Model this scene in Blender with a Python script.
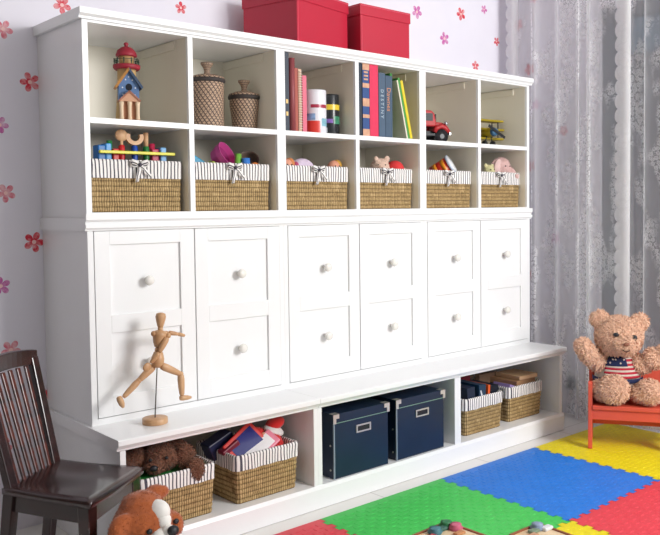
import bpy, bmesh, math, random
from mathutils import Vector, Matrix, noise, Euler
C = bpy.context.scene.collection
scn = bpy.context.scene
for o in list(bpy.data.objects): bpy.data.objects.remove(o)
PI = math.pi
random.seed(7)

# ---------------------------------------------------------------- camera
cd = bpy.data.cameras.new('camera'); cam = bpy.data.objects.new('camera', cd); C.objects.link(cam)
FPX = 828.82; cd.sensor_width = 36; cd.lens = FPX/660*36
cd.shift_x = -53.36/660; cd.shift_y = -22.14/660; cd.clip_start = .05; cd.clip_end = 60
F = Vector((0.67916955, 0.73249212, -0.04673336)); R = Vector((0.73295588, -0.68020909, -0.00955381)); Up = Vector((0.03878655, 0.02776484, 0.99886171))
m = Matrix((( R.x, Up.x, -F.x), (R.y, Up.y, -F.y), (R.z, Up.z, -F.z))).to_4x4()
m.translation = Vector((-1.0621, -2.4829, 1.0718)); cam.matrix_world = m
scn.camera = cam
# ---------------------------------------------------------------- world, light, exposure
w = bpy.data.worlds.new('World'); scn.world = w; w.use_nodes = True
w.node_tree.nodes['Background'].inputs[0].default_value = (.93, .95, 1, 1)
w.node_tree.nodes['Background'].inputs[1].default_value = .68
def area(name, loc, target, size, power, col=(1, 1, 1)):
    l = bpy.data.lights.new(name, 'AREA'); l.shape = 'DISK'; l.size = size; l.energy = power; l.color = col
    o = bpy.data.objects.new(name, l); C.objects.link(o); o.location = loc
    o.rotation_euler = (Vector(target)-Vector(loc)).to_track_quat('-Z', 'Y').to_euler(); return o
area('key_light', (1.8, -3.5, 1.95), (1.0, 0, .9), 1.25, 98, (1, .99, .975))  # disk lamp for light from the front right; no window stands there
scn.view_settings.view_transform = 'Standard'; scn.view_settings.look = 'None'
scn.view_settings.exposure = 0.0; scn.view_settings.gamma = 1; scn.view_settings.use_curve_mapping = False

# ---------------------------------------------------------------- helpers
def lin(h):
    if isinstance(h, str):
        h = h.lstrip('#'); c = [int(h[i:i+2], 16)/255 for i in (0, 2, 4)]
        return tuple(x/12.92 if x <= .04045 else ((x+.055)/1.055)**2.4 for x in c)+(1,)
    return tuple(h)+(1,)
MATS = {}
class NT:
    def __init__(s, name):
        s.m = bpy.data.materials.new(name); s.m.use_nodes = True; s.t = s.m.node_tree; s.b = s.t.nodes['Principled BSDF']; s.out = s.t.nodes['Material Output']
    def n(s, typ, ins=None, **kw):
        x = s.t.nodes.new(typ)
        for k, v in kw.items(): setattr(x, k, v)
        for k, v in (ins or {}).items(): s.set(x, k, v)
        return x
    def set(s, x, k, v):
        i = x.inputs[k]
        if isinstance(v, bpy.types.NodeSocket): s.t.links.new(v, i)
        elif isinstance(v, bpy.types.Node): s.t.links.new(v.outputs[0], i)
        else: i.default_value = v
    def math(s, op, a, b=None, c=None, clamp=False):
        x = s.n('ShaderNodeMath', operation=op, use_clamp=clamp); s.set(x, 0, a)
        if b is not None: s.set(x, 1, b)
        if c is not None: s.set(x, 2, c)
        return x.outputs[0]
    def mix(s, f, a, b):
        x = s.n('ShaderNodeMix', data_type='RGBA'); s.set(x, 0, f); s.set(x, 6, a); s.set(x, 7, b); return x.outputs[2]
    def bump(s, h, st=.3, d=.002):
        x = s.n('ShaderNodeBump', {'Strength': st, 'Distance': d, 'Height': h}); s.set(s.b, 'Normal', x.outputs[0])
def mat(name, col, rough=.5, nscale=30, namt=.06, bump=0, metal=0, coat=0, spec=.5, sheen=0, bdist=.002):
    if name in MATS: return MATS[name]
    t = NT(name); c = lin(col)
    co = t.n('ShaderNodeTexCoord'); no = t.n('ShaderNodeTexNoise', {'Vector': co.outputs['Object'], 'Scale': nscale, 'Detail': 4})
    d = tuple(x*(1-namt*2) for x in c[:3])+(1,); l = tuple(min(1, x*(1+namt)) for x in c[:3])+(1,)
    t.set(t.b, 'Base Color', t.mix(no.outputs[0], d, l)); t.set(t.b, 'Roughness', rough); t.set(t.b, 'Metallic', metal)
    t.set(t.b, 'Coat Weight', coat); t.set(t.b, 'Specular IOR Level', spec)
    if sheen: t.set(t.b, 'Sheen Weight', sheen)
    if bump: t.bump(no.outputs[0], bump, bdist)
    MATS[name] = t.m; return t.m

def tag(o, label=None, cat=None, group=None, kind=None):
    if label: o['label'] = label
    if cat: o['category'] = cat
    if group: o['group'] = group
    if kind: o['kind'] = kind
    return o
def thing(name, label, cat, loc=(0, 0, 0), rz=0, group=None, rot=None):
    o = bpy.data.objects.new(name, None); C.objects.link(o); o.empty_display_size = .05
    o.location = loc; o.rotation_euler = rot if rot else (0, 0, rz); return tag(o, label, cat, group)
def obj(name, bm, m, parent=None, smooth=False, label=None, bevel=0, kind=None):
    if isinstance(bm, bmesh.types.BMesh):
        me = bpy.data.meshes.new(name)
        bmesh.ops.recalc_face_normals(bm, faces=bm.faces)
        bm.to_mesh(me); bm.free()
        if smooth:
            for p in me.polygons: p.use_smooth = True
    else: me = bm
    if m and not me.materials: me.materials.append(m)
    o = bpy.data.objects.new(name, me); C.objects.link(o)
    if parent: o.parent = parent
    if bevel:
        b = o.modifiers.new('bevel', 'BEVEL'); b.width = bevel; b.segments = 2; b.limit_method = 'ANGLE'; b.harden_normals = False
    return tag(o, label, kind=kind)
def N(): return bmesh.new()
def box(bm, x0, x1, y0, y1, z0, z1, M=None):
    vs = [bm.verts.new(Vector(p) if M is None else M @ Vector(p)) for p in ((x0,y0,z0),(x1,y0,z0),(x1,y1,z0),(x0,y1,z0),(x0,y0,z1),(x1,y0,z1),(x1,y1,z1),(x0,y1,z1))]
    for f in ((0,3,2,1),(4,5,6,7),(0,1,5,4),(1,2,6,5),(2,3,7,6),(3,0,4,7)): bm.faces.new([vs[i] for i in f])
    return bm
def bx(*a, M=None): return box(N(), *a, M=M)
def lathe(bm, prof, c=(0, 0, 0), n=20, M=None, sx=1, sy=1):
    """prof: (radius, z) list"""
    rings = []; c = Vector(c)
    def P(v): return (M @ v) if M is not None else v
    for r, z in prof:
        if r < 1e-5: rings.append([bm.verts.new(P(c+Vector((0, 0, z))))])
        else: rings.append([bm.verts.new(P(c+Vector((r*sx*math.cos(2*PI*i/n), r*sy*math.sin(2*PI*i/n), z)))) for i in range(n)])
    for a, b in zip(rings, rings[1:]):
        for i in range(n):
            j = (i+1) % n
            if len(a) == 1 and len(b) == 1: continue
            if len(a) == 1: bm.faces.new((a[0], b[i], b[j]))
            elif len(b) == 1: bm.faces.new((a[i], b[0], a[j]))
            else: bm.faces.new((a[i], a[j], b[j], b[i]))
    for rg in (rings[0], rings[-1]):
        if len(rg) > 1: bm.faces.new(rg)
    return bm
def axisM(p0, p1):
    p0 = Vector(p0); d = Vector(p1)-p0
    return Matrix.Translation(p0) @ d.to_track_quat('Z', 'Y').to_matrix().to_4x4(), d.length
def rod(bm, p0, p1, r0, r1=None, n=12, prof=None):
    M, L = axisM(p0, p1); r1 = r0 if r1 is None else r1
    if prof: pr = [(a*r0, b*L) for a, b in prof]
    else: pr = [(r0, 0), (r1, L)]
    return lathe(bm, pr, n=n, M=M)
def ell(bm, c, r, rot=None, n=16, k=10):
    if not hasattr(r, '__len__'): r = (r, r, r)
    M = Matrix.Translation(Vector(c)) @ (Euler(rot).to_matrix().to_4x4() if rot else Matrix.Identity(4)) @ Matrix.Diagonal((r[0], r[1], r[2], 1))
    return lathe(bm, [(math.sin(PI*i/k), -math.cos(PI*i/k)) for i in range(k+1)], n=n, M=M)
def tube(bm, pts, r, n=8, rr=None):
    pts = [Vector(p) for p in pts]; rings = []
    for i, p in enumerate(pts):
        d = (pts[min(i+1, len(pts)-1)]-pts[max(i-1, 0)]).normalized(); q = d.to_track_quat('Z', 'Y'); R_ = rr[i] if rr else r
        rings.append([bm.verts.new(p+q @ Vector((R_*math.cos(2*PI*k/n), R_*math.sin(2*PI*k/n), 0))) for k in range(n)])
    for a, b in zip(rings, rings[1:]):
        for k in range(n): bm.faces.new((a[k], a[(k+1) % n], b[(k+1) % n], b[k]))
    bm.faces.new(rings[0]); bm.faces.new(rings[-1]); return bm
def prism(bm, pts, y0, y1, M=None, ax='Y'):
    """polygon pts (a,b) extruded along an axis"""
    def V(a, b, t):
        v = {'Y': (a, t, b), 'X': (t, a, b), 'Z': (a, b, t)}[ax]
        return (M @ Vector(v)) if M is not None else Vector(v)
    A = [bm.verts.new(V(a, b, y0)) for a, b in pts]; B = [bm.verts.new(V(a, b, y1)) for a, b in pts]; n = len(pts)
    bm.faces.new(A); bm.faces.new(B[::-1])
    for i in range(n): bm.faces.new((A[i], B[i], B[(i+1) % n], A[(i+1) % n]))
    return bm
def copy_tree(o, parent=None):
    c = o.copy(); C.objects.link(c)
    if parent: c.parent = parent
    for ch in [x for x in bpy.data.objects if x.parent == o]: copy_tree(ch, c)
    return c
def blob(name, ells, m, parent, vox=.006, tuft=0, tl=.008, smooth=5, seed=1, label=None, tm=None):
    """one continuous plush surface from overlapping rounded masses, with tufts of pile"""
    bm = N()
    for e in ells: ell(bm, *e)
    me = bpy.data.meshes.new(name); bm.to_mesh(me); bm.free()
    o = bpy.data.objects.new(name, me); C.objects.link(o)
    r = o.modifiers.new('r', 'REMESH'); r.mode = 'VOXEL'; r.voxel_size = vox
    s = o.modifiers.new('s', 'SMOOTH'); s.iterations = smooth; s.factor = .6
    dg = bpy.context.evaluated_depsgraph_get(); dg.update()
    me2 = bpy.data.meshes.new_from_object(o.evaluated_get(dg)); o.modifiers.clear(); o.data = me2
    bm = N(); bm.from_mesh(me2); rnd = random.Random(seed)
    for v in bm.verts:
        k = noise.noise(v.co*90)*.0016+noise.noise(v.co*35)*.002
        if tuft: v.co += v.normal*k
    if tuft:
        bm.faces.ensure_lookup_table(); fs = list(bm.faces); ar = [f.calc_area() for f in fs]
        for f in rnd.choices(fs, ar, k=tuft):
            c = f.calc_center_median(); nn = f.normal.copy()
            t = Vector((rnd.uniform(-1, 1), rnd.uniform(-1, 1), rnd.uniform(-1, .5))); t = (t-nn*t.dot(nn)).normalized(); s_ = nn.cross(t)
            wv = tl*.22; L = tl*rnd.uniform(.6, 1.3)
            a = bm.verts.new(c+s_*wv); b = bm.verts.new(c-s_*wv); d = bm.verts.new(c+nn*L*.45+t*L*.35+s_*wv*.6); e2 = bm.verts.new(c+nn*L*.45+t*L*.35-s_*wv*.6); e = bm.verts.new(c+nn*L*.75+t*L*.95)
            bm.faces.new((a, b, e2, d)); bm.faces.new((d, e2, e))
    bm.to_mesh(me2); bm.free()
    for p in me2.polygons: p.use_smooth = True
    me2.materials.clear(); me2.materials.append(m)
    o.parent = parent; return tag(o, label)

# ---------------------------------------------------------------- materials
def mat_paint(name='white_paint', col='#f3f4f5', rough=.32):
    t = NT(name); co = t.n('ShaderNodeTexCoord')
    n1 = t.n('ShaderNodeTexNoise', {'Vector': co.outputs['Object'], 'Scale': 7., 'Detail': 3.})
    c = lin(col); t.set(t.b, 'Base Color', t.mix(n1.outputs[0], tuple(x*.97 for x in c[:3])+(1,), c)); t.set(t.b, 'Roughness', rough)
    n2 = t.n('ShaderNodeTexNoise', {'Vector': co.outputs['Object'], 'Scale': 220., 'Detail': 2.}); t.bump(n2.outputs[0], .05, .0006)
    return t.m
PAINT = mat_paint()
INNER = mat_paint('cream_laminate', '#efe9d8', .4)
KNOB = mat_paint('white_knob_lacquer', '#eeece6', .15)

def mat_weave():
    t = NT('seagrass_weave'); uv = t.n('ShaderNodeUVMap')
    mp = t.n('ShaderNodeMapping', {'Vector': uv.outputs[0], 'Scale': (60, 260, 1)})
    n1 = t.n('ShaderNodeTexNoise', {'Vector': mp.outputs[0], 'Scale': 1., 'Detail': 3.})
    n2 = t.n('ShaderNodeTexNoise', {'Vector': uv.outputs[0], 'Scale': 28., 'Detail': 2.})
    sp = t.n('ShaderNodeSeparateXYZ', {0: uv.outputs[0]})
    row = t.math('ABSOLUTE', t.math('SINE', t.math('MULTIPLY', sp.outputs[1], PI/.0165)))
    band = t.math('FLOOR', t.math('DIVIDE', sp.outputs[1], .0165))
    colm = t.math('MULTIPLY_ADD', t.math('COSINE', t.math('ADD', t.math('MULTIPLY', sp.outputs[0], 2*PI/.0085), t.math('MULTIPLY', n2.outputs[0], 9))), .28, .72)
    k = t.math('MULTIPLY', t.math('MULTIPLY', t.math('POWER', row, .35), colm), t.math('ADD', t.math('MULTIPLY', n1.outputs[0], .9), .35))
    r = t.n('ShaderNodeValToRGB', {'Fac': t.math('MULTIPLY', k, t.math('ADD', n2.outputs[0], .5))})
    cr = r.color_ramp; cr.elements[0].color = lin('#3d2c17'); cr.elements[0].position = .1; cr.elements[1].color = lin('#d6ba8a'); cr.elements[1].position = .95
    e = cr.elements.new(.45); e.color = lin('#a08454')
    t.set(t.b, 'Base Color', r.outputs[0]); t.set(t.b, 'Roughness', .75); t.bump(n1.outputs[0], .5, .002); return t.m
WEAVE = mat_weave()
def mat_ticking():
    t = NT('ticking_stripe_cotton'); uv = t.n('ShaderNodeUVMap'); sp = t.n('ShaderNodeSeparateXYZ', {0: uv.outputs[0]})
    n1 = t.n('ShaderNodeTexNoise', {'Vector': uv.outputs[0], 'Scale': 22., 'Detail': 1.})
    x = t.math('ADD', sp.outputs[0], t.math('MULTIPLY', t.math('SUBTRACT', n1.outputs[0], .5), .004))
    s = t.math('FRACT', t.math('DIVIDE', x, .0125)); k = t.math('LESS_THAN', s, .34)
    t.set(t.b, 'Base Color', t.mix(k, lin('#f4f1ee'), lin('#4a4652'))); t.set(t.b, 'Roughness', .85)
    n2 = t.n('ShaderNodeTexNoise', {'Vector': uv.outputs[0], 'Scale': 90.}); t.bump(n2.outputs[0], .2, .001); return t.m
TICK = mat_ticking()
def mat_wood(name, c1, c2, rough=.35, sc=(3, 3, 30), coat=0, spec=.5):
    if name in MATS: return MATS[name]
    t = NT(name); co = t.n('ShaderNodeTexCoord'); mp = t.n('ShaderNodeMapping', {'Vector': co.outputs['Object'], 'Scale': sc})
    n1 = t.n('ShaderNodeTexNoise', {'Vector': mp.outputs[0], 'Scale': 2.5, 'Detail': 6., 'Distortion': .6})
    r = t.n('ShaderNodeValToRGB', {'Fac': n1.outputs[0]}); r.color_ramp.elements[0].color = lin(c1); r.color_ramp.elements[0].position = .32
    r.color_ramp.elements[1].color = lin(c2); r.color_ramp.elements[1].position = .7
    t.set(t.b, 'Base Color', r.outputs[0]); t.set(t.b, 'Roughness', rough); t.set(t.b, 'Coat Weight', coat); t.set(t.b, 'Coat Roughness', .15); t.set(t.b, 'Specular IOR Level', spec)
    t.bump(n1.outputs[0], .08, .001); MATS[name] = t.m; return t.m
BEECH = mat_wood('beech_wood', '#b98a60', '#d6ad84', .42, (8, 8, 2))

# flower wallpaper --------------------------------------------------------
def flower_group():
    g = bpy.data.node_groups.new('wallpaper_flower', 'ShaderNodeTree')
    for nm in ('A', 'B', 'CA', 'CB', 'Size', 'Rot'): g.interface.new_socket(nm, in_out='INPUT', socket_type='NodeSocketFloat')
    g.interface.new_socket('Mask', in_out='OUTPUT', socket_type='NodeSocketFloat'); g.interface.new_socket('Inner', in_out='OUTPUT', socket_type='NodeSocketFloat')
    i = g.nodes.new('NodeGroupInput'); o = g.nodes.new('NodeGroupOutput')
    def mth(op, a, b=None):
        x = g.nodes.new('ShaderNodeMath'); x.operation = op
        for k, v in ((0, a), (1, b)):
            if v is None: continue
            if isinstance(v, (int, float)): x.inputs[k].default_value = v
            else: g.links.new(v, x.inputs[k])
        return x.outputs[0]
    dx = mth('SUBTRACT', i.outputs['A'], i.outputs['CA']); dy = mth('SUBTRACT', i.outputs['B'], i.outputs['CB'])
    rr = mth('SQRT', mth('ADD', mth('MULTIPLY', dx, dx), mth('MULTIPLY', dy, dy)))
    an = mth('ADD', mth('ARCTAN2', dy, dx), i.outputs['Rot'])
    pet = mth('POWER', mth('ABSOLUTE', mth('COSINE', mth('MULTIPLY', an, 2.5))), .55)
    lim = mth('MULTIPLY', i.outputs['Size'], mth('ADD', mth('MULTIPLY', pet, .8), .2))
    g.links.new(mth('LESS_THAN', rr, lim), o.inputs['Mask'])
    g.links.new(mth('LESS_THAN', rr, mth('MULTIPLY', i.outputs['Size'], .2)), o.inputs['Inner'])
    return g
FG = flower_group()
def mat_wall(name, axis, flowers):
    t = NT(name); co = t.n('ShaderNodeTexCoord'); sp = t.n('ShaderNodeSeparateXYZ', {0: co.outputs['Object']})
    n0 = t.n('ShaderNodeTexNoise', {'Vector': co.outputs['Object'], 'Scale': 9., 'Detail': 5.})
    n3 = t.n('ShaderNodeTexNoise', {'Vector': co.outputs['Object'], 'Scale': 60., 'Detail': 3.})
    col = t.mix(n0.outputs[0], lin('#e4e1ec'), lin('#ebe8f1'))
    for a, b, s, c, rot in flowers:
        g = t.n('ShaderNodeGroup'); g.node_tree = FG
        t.set(g, 'A', sp.outputs[axis]); t.set(g, 'B', sp.outputs[2])
        for k, v in (('CA', a), ('CB', b), ('Size', s), ('Rot', rot)): g.inputs[k].default_value = v*(.92 if k == 'Size' else 1)
        dk = lin(c); lt = tuple(min(1, x*.55+.42) for x in dk[:3])+(1,)
        shade = t.mix(t.math('MULTIPLY', t.math('SUBTRACT', n3.outputs[0], .38), 3, clamp=True), dk, lt)
        col = t.mix(g.outputs[0], col, t.mix(g.outputs[1], shade, lin('#f3c8c4')))
    t.set(t.b, 'Base Color', col); t.set(t.b, 'Roughness', .6); t.bump(n3.outputs[0], .05, .001); return t.m
REDF, PNK, MAG = '#d6223c', '#d9697c', '#c65aa6'
fl_back = [(.088,1.77,.034,REDF,.3),(.541,1.83,.026,REDF,.9),(-.108,1.662,.034,PNK,.2),(-.027,1.498,.036,REDF,.6),(-.127,1.35,.03,MAG,.1),
  (-.115,1.128,.034,PNK,.4),(-.029,.964,.038,REDF,.1),(-.140,.823,.034,MAG,.8),(-.114,.609,.036,PNK,.3),(-.149,.290,.034,PNK,.3),(.006,.435,.03,REDF,.3),
  (1.809,2.006,.036,MAG,.2),(2.126,2.043,.036,REDF,.5),(2.306,2.093,.026,MAG,.1),(2.002,1.904,.036,MAG,.7),(2.408,1.941,.026,REDF,.2),(2.236,1.794,.03,REDF,.9),
  (-.35,1.72,.034,PNK,0),(-.4,1.1,.034,REDF,0),(-.55,1.4,.03,MAG,0),(1.0,2.1,.034,PNK,0),(1.45,2.2,.034,REDF,0)]
fl_right = [(.29,2.029,.036,PNK,.2),(.215,1.785,.034,REDF,.1),(.185,2.15,.03,REDF,.5),(.173,1.596,.028,MAG,.7),(.206,1.279,.03,REDF,.2),(.0,1.45,.03,PNK,.3),(.05,.9,.03,MAG,.3),(.22,.7,.03,REDF,.2)]

# ================================================================ SETTING
WY, WX = .36, 2.5
o = obj('wall_back', bx(-1.6, WX+.12, WY, WY+.12, 0, 2.7), mat_wall('flower_wallpaper_back', 0, fl_back)); tag(o, kind='structure')
WY0, WY1, WZ0, WZ1 = -1.75, -.205, .30, 2.03
bm = N(); box(bm, WX, WX+.12, WY1, WY, 0, 2.7); box(bm, WX, WX+.12, WY0, WY1, 0, WZ0); box(bm, WX, WX+.12, WY0, WY1, WZ1, 2.7); box(bm, WX, WX+.12, -1.9, WY0, 0, 2.7)
o = obj('wall_right', bm, mat_wall('flower_wallpaper_right', 1, fl_right)); tag(o, kind='structure')
win = obj('window_1', bx(WX+.03, WX+.09, WY1-.05, WY1, WZ0, WZ1), mat('window_frame_grey', '#6d7480', .4)); tag(win, kind='structure')
bm = N(); box(bm, WX+.03, WX+.09, WY0, WY0+.05, WZ0, WZ1); box(bm, WX+.03, WX+.09, WY0+.05, WY1-.05, WZ0, WZ0+.06); box(bm, WX+.03, WX+.09, WY0+.05, WY1-.05, WZ1-.06, WZ1)
box(bm, WX+.035, WX+.085, -.98, -.93, WZ0+.06, WZ1-.06)
obj('window_frame', bm, MATS['window_frame_grey'], win)
t = NT('window_glass'); t.set(t.b, 'Base Color', (.92, .95, .97, 1)); t.set(t.b, 'Transmission Weight', 1.); t.set(t.b, 'Roughness', 0.); t.set(t.b, 'IOR', 1.02)
obj('pane', bx(WX+.056, WX+.062, WY0+.05, WY1-.05, WZ0+.06, WZ1-.06), t.m, win)

def mat_tile():
    t = NT('white_floor_tile'); co = t.n('ShaderNodeTexCoord'); mp = t.n('ShaderNodeMapping', {'Vector': co.outputs['Object'], 'Location': (.22, .18, 0)})
    b = t.n('ShaderNodeTexBrick', {'Vector': mp.outputs[0], 'Color1': lin('#eceae6'), 'Color2': lin('#e8e6e3'), 'Mortar': lin('#cfccc8'), 'Scale': 1., 'Mortar Size': .003, 'Brick Width': .6, 'Row Height': .6}, offset=0)
    n1 = t.n('ShaderNodeTexNoise', {'Vector': co.outputs['Object'], 'Scale': 5., 'Detail': 5.})
    t.set(t.b, 'Base Color', t.mix(t.math('MULTIPLY', n1.outputs[0], .12), b.outputs[0], lin('#cfccc8'))); t.set(t.b, 'Roughness', .18); return t.m
o = obj('floor', bx(-3, WX+.12, -4, WY+.12, -.05, 0), mat_tile()); tag(o, kind='structure')
o = obj('light_block_left', bx(-1.82, -1.7, -4, WY, 0, 2.7), mat('light_block_taupe', '#625a4e', .6, 3, .05)); tag(o, kind='structure')  # unseen taupe wall added to dim light on the left cabinet side
o = obj('unseen_ceiling', bx(-1.82, WX+.12, -4, WY+.12, 2.7, 2.8), mat_paint('unseen_ceiling_white', '#efeeec', .8)); tag(o, kind='structure')  # unseen, added to cut ambient light from above
# made-up backdrop outside the window, dims the view; blue band stands for sky
nb = thing('window_backdrop', 'dim grey brown building added outside the window to darken its view, blue band standing for sky', 'backdrop', (4.6, -1.2, 0))
bm = bx(0, .3, -5, 4, -3, 2.2); obj('backdrop_wall', bm, mat('backdrop_grey_brown', '#6f6a70', .9, 3, .15), nb)
obj('sky_band', bx(.02, .3, -5, 4, 2.2, 4.5), mat('backdrop_sky_blue', '#6c7c8c', .4, 2, .2), nb)

# ================================================================ CABINETS
U, t_ = .738, .019
unit_words = ['left', 'middle', 'right']
def knob(parent, x, z, y):
    bm = lathe(N(), [(0, 0), (.006, 0), (.006, .008), (.0075, .012), (.0145, .018), (.0165, .024), (.015, .030), (.009, .034), (0, .035)], n=20, M=Matrix.Translation((x, y, z)) @ Matrix.Rotation(PI/2, 4, 'X'))
    obj('knob', bm, KNOB, parent, True)
def crown(z0, z1, y0, out):   # moulding cross-section in (y,z), leading edge flared
    return [(y0, z0), (y0-out*.45, z0), (y0-out*.5, z0+(z1-z0)*.22), (y0-out, z0+(z1-z0)*.45), (y0-out, z1), (y0, z1)]
# upper cubby shelves
def make_upper():
    e = thing('cubby_shelf', 'x', 'shelf', (0, 0, 1.005))
    z0, z1 = .040, .646
    for a in (0, U-t_): obj('side_panel', bx(a, a+t_, 0, WY, z0, z1), PAINT, e, bevel=.001)
    obj('back_panel', bx(t_, U-t_, WY-.012, WY-.002, z0, z1), INNER, e)
    obj('divider', bx(U/2-t_/2, U/2+t_/2, 0, WY-.012, z0+.017, z1-.008), PAINT, e, bevel=.001)
    for a in (t_, U/2+t_/2): obj('shelf_board', bx(a, a+U/2-1.5*t_, .0, WY-.012, .332, .350), PAINT, e, bevel=.001)
    for x in (U/2-t_/2-.0006, U-t_-.0006): obj('side_lining', bx(x, x+.0006, .012, WY-.012, z0+.017, z1-.008), INNER, e)
    obj('bottom_board', bx(t_, U-t_, 0, WY-.012, z0, z0+.017), PAINT, e)
    obj('top_board', bx(t_, U-t_, 0, WY-.012, z1-.008, z1), PAINT, e)
    for a in (t_, U/2+t_/2):
        bm = N(); box(bm, a+U/2-1.5*t_-.006, a+U/2-1.5*t_, .08, WY-.012, z1-.04, z1-.012)
        obj('hanging_cleat', bm, INNER, e)
    return e
up0 = make_upper()
uppers = [up0]+[copy_tree(up0) for _ in (1, 2)]
for i, u in enumerate(uppers):
    u.location.x = U*i
    bm = prism(N(), crown(.646, .678, 0, .018), (-.012 if i == 0 else 0), U+(.012 if i == 2 else 0), ax='X')
    x0, x1 = (-.012 if i == 0 else 0), U+(.012 if i == 2 else 0)
    box(bm, x0, x1, 0, WY, .6465, .678)
    obj('top_moulding', bm, PAINT, u)
    bm = prism(N(), crown(.020, .052, 0, .014), x0*.6, U+(.007 if i == 2 else 0), ax='X'); box(bm, x0*.6, U+(.007 if i == 2 else 0), 0, WY, .020, .040)
    obj('base_moulding', bm, PAINT, u)
uppers[0]['label'] = 'white cubby shelf unit holding the lighthouse birdhouse and lidded woven jars'
uppers[1]['label'] = 'white cubby shelf unit holding both groups of books, red boxes above'
uppers[2]['label'] = 'white cubby shelf unit nearest the lace curtain, holding toy truck and biplane'
for u in uppers: u['group'] = 'white cubby shelf units of the wall cabinet'
# middle door cabinets
def make_mid():
    e = thing('door_cabinet', 'x', 'cabinet', (0, 0, .398))
    H = .607
    for a in (0, U-t_): obj('side_panel', bx(a, a+t_, -.002, WY, .0, H), PAINT, e, bevel=.001)
    obj('back_panel', bx(t_, U-t_, WY-.012, WY-.002, .02, H), INNER, e)
    obj('bottom_rail', bx(t_, U-t_, -.002, WY-.012, 0, .020), PAINT, e)
    for k in (0, 1):
        x0 = t_+.0015+k*(U/2-t_+.0005); x1 = x0+U/2-t_-.0035; z0, z1 = .0225, .6055
        bm = bx(x0, x1, .004, .016, z0, z1)
        zs = [(z0, z0+.062), (z0+.262, z0+.318), (z1-.043, z1)]
        box(bm, x0, x0+.05, -.004, .0045, z0, z1); box(bm, x1-.052, x1, -.004, .0045, z0, z1)
        for a, b in zs: box(bm, x0+.05, x1-.052, -.004, .0045, a, b)
        d = obj('door', bm, PAINT, e, bevel=.0008)
        for z in (.180, .444): knob(d, (x0+x1)/2, z, -.0 +.0045)
    return e
md0 = make_mid(); mids = [md0]+[copy_tree(md0) for _ in (1, 2)]
for i, u in enumerate(mids):
    u.location.x = U*i
    x0, x1 = (-.008 if i == 0 else 0), U+(.008 if i == 2 else 0)
    bm = prism(N(), crown(.607, .627, 0, .012), x0, x1, ax='X'); box(bm, x0, x1, 0, WY, .607, .627)
    obj('cornice', bm, PAINT, u); u['group'] = 'white two door cabinets of the wall cabinet'
mids[0]['label'] = 'white two door cabinet behind the wooden mannequin'
mids[1]['label'] = 'white two door cabinet above the two navy file boxes'
mids[2]['label'] = 'white two door cabinet nearest the lace curtain'
# low open bench units
PB = .191
def make_base(i):
    e = thing('bench_shelf', 'x', 'shelf', (U*i, 0, 0)); b = .0185
    for a in (0, U-b): obj('side_panel', bx(a, a+b, -PB, WY, 0, .360), PAINT, e, bevel=.001)
    obj('back_panel', bx(b, U-b, WY-.012, WY-.002, 0, .36), INNER, e)
    obj('bottom_board', bx(b, U-b, -PB, WY-.012, .065, .083), PAINT, e)
    x0, x1 = (-.012 if i == 0 else 0.0006), U+(.014 if i == 2 else -.0006)
    bm = N(); y0 = -PB
    prism(bm, [(WY, .362), (y0-.004, .362), (y0-.006, .368), (y0-.014, .377), (y0-.018, .381), (y0-.018, .395), (y0-.015, .398), (WY, .398)], x0, x1, ax='X')
    obj('top_board', bm, PAINT, e, bevel=.0006)
    bm = prism(N(), [(y0, .002), (y0-.008, .002), (y0-.008, .070), (y0-.005, .076), (y0-.002, .083), (y0, .083)], (-.006 if i == 0 else 0), U+(.008 if i == 2 else 0), ax='X')
    if i == 2: box(bm, U, U+.008, y0, WY-.01, .002, .076)
    obj('plinth', bm, PAINT, e)
    return e
bases = [make_base(i) for i in range(3)]
bases[0]['label'] = 'low white open bench unit holding the brown plush dog and two lined baskets'
bases[1]['label'] = 'low white open bench unit holding two navy file boxes'
bases[2]['label'] = 'low white open bench unit nearest the red bench, holding two lined baskets'
for u in bases: u['group'] = 'low white bench units of the wall cabinet'

# ================================================================ BASKETS
def perim(w, d, r, step=.003):
    pts = []; cx, cy = w/2-r, d/2-r
    segs = [((-cx, -d/2), (cx, -d/2)), (cx, -cy, -PI/2), ((w/2, -cy), (w/2, cy)), (cx, cy, 0), ((cx, d/2), (-cx, d/2)), (-cx, cy, PI/2), ((-w/2, cy), (-w/2, -cy)), (-cx, -cy, PI)]
    for s in segs:
        if len(s) == 2:
            a, b = Vector(s[0]), Vector(s[1]); L = (b-a).length; n = max(1, int(L/step))
            nr = Vector(((b-a).y, -(b-a).x)).normalized()
            for i in range(n): pts.append((a+(b-a)*i/n, nr))
        else:
            n = 5
            for i in range(n):
                an = s[2]+PI/2*i/n; nr = Vector((math.cos(an), math.sin(an))); pts.append((Vector((s[0], s[1]))+nr*r, nr))
    return pts
def loft(name, pts, rows, uvoff=0):
    """rows: list of (z, fn(s,i)->offset) ; pts from perim"""
    bm = N(); L = [0]
    for i in range(1, len(pts)+1): L.append(L[-1]+(pts[i % len(pts)][0]-pts[i-1][0]).length)
    grid = []
    for z, sc, fn, v in rows:
        ring = []
        for i, (p, n) in enumerate(pts):
            q = Vector((p.x*sc, p.y*sc))+n*fn(L[i]); dz = 0
            ring.append(bm.verts.new((q.x, q.y, z)))
        grid.append(ring)
    uv = bm.loops.layers.uv.new('UVMap'); n = len(pts)
    for r in range(len(rows)-1):
        for i in range(n):
            j = (i+1) % n
            f = bm.faces.new((grid[r][i], grid[r][j], grid[r+1][j], grid[r+1][i]))
            for l, (a, b) in zip(f.loops, ((L[i], rows[r][3]), (L[i+1], rows[r][3]), (L[i+1], rows[r+1][3]), (L[i], rows[r+1][3]))): l[uv].uv = (a, b)
    return bm, grid
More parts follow.
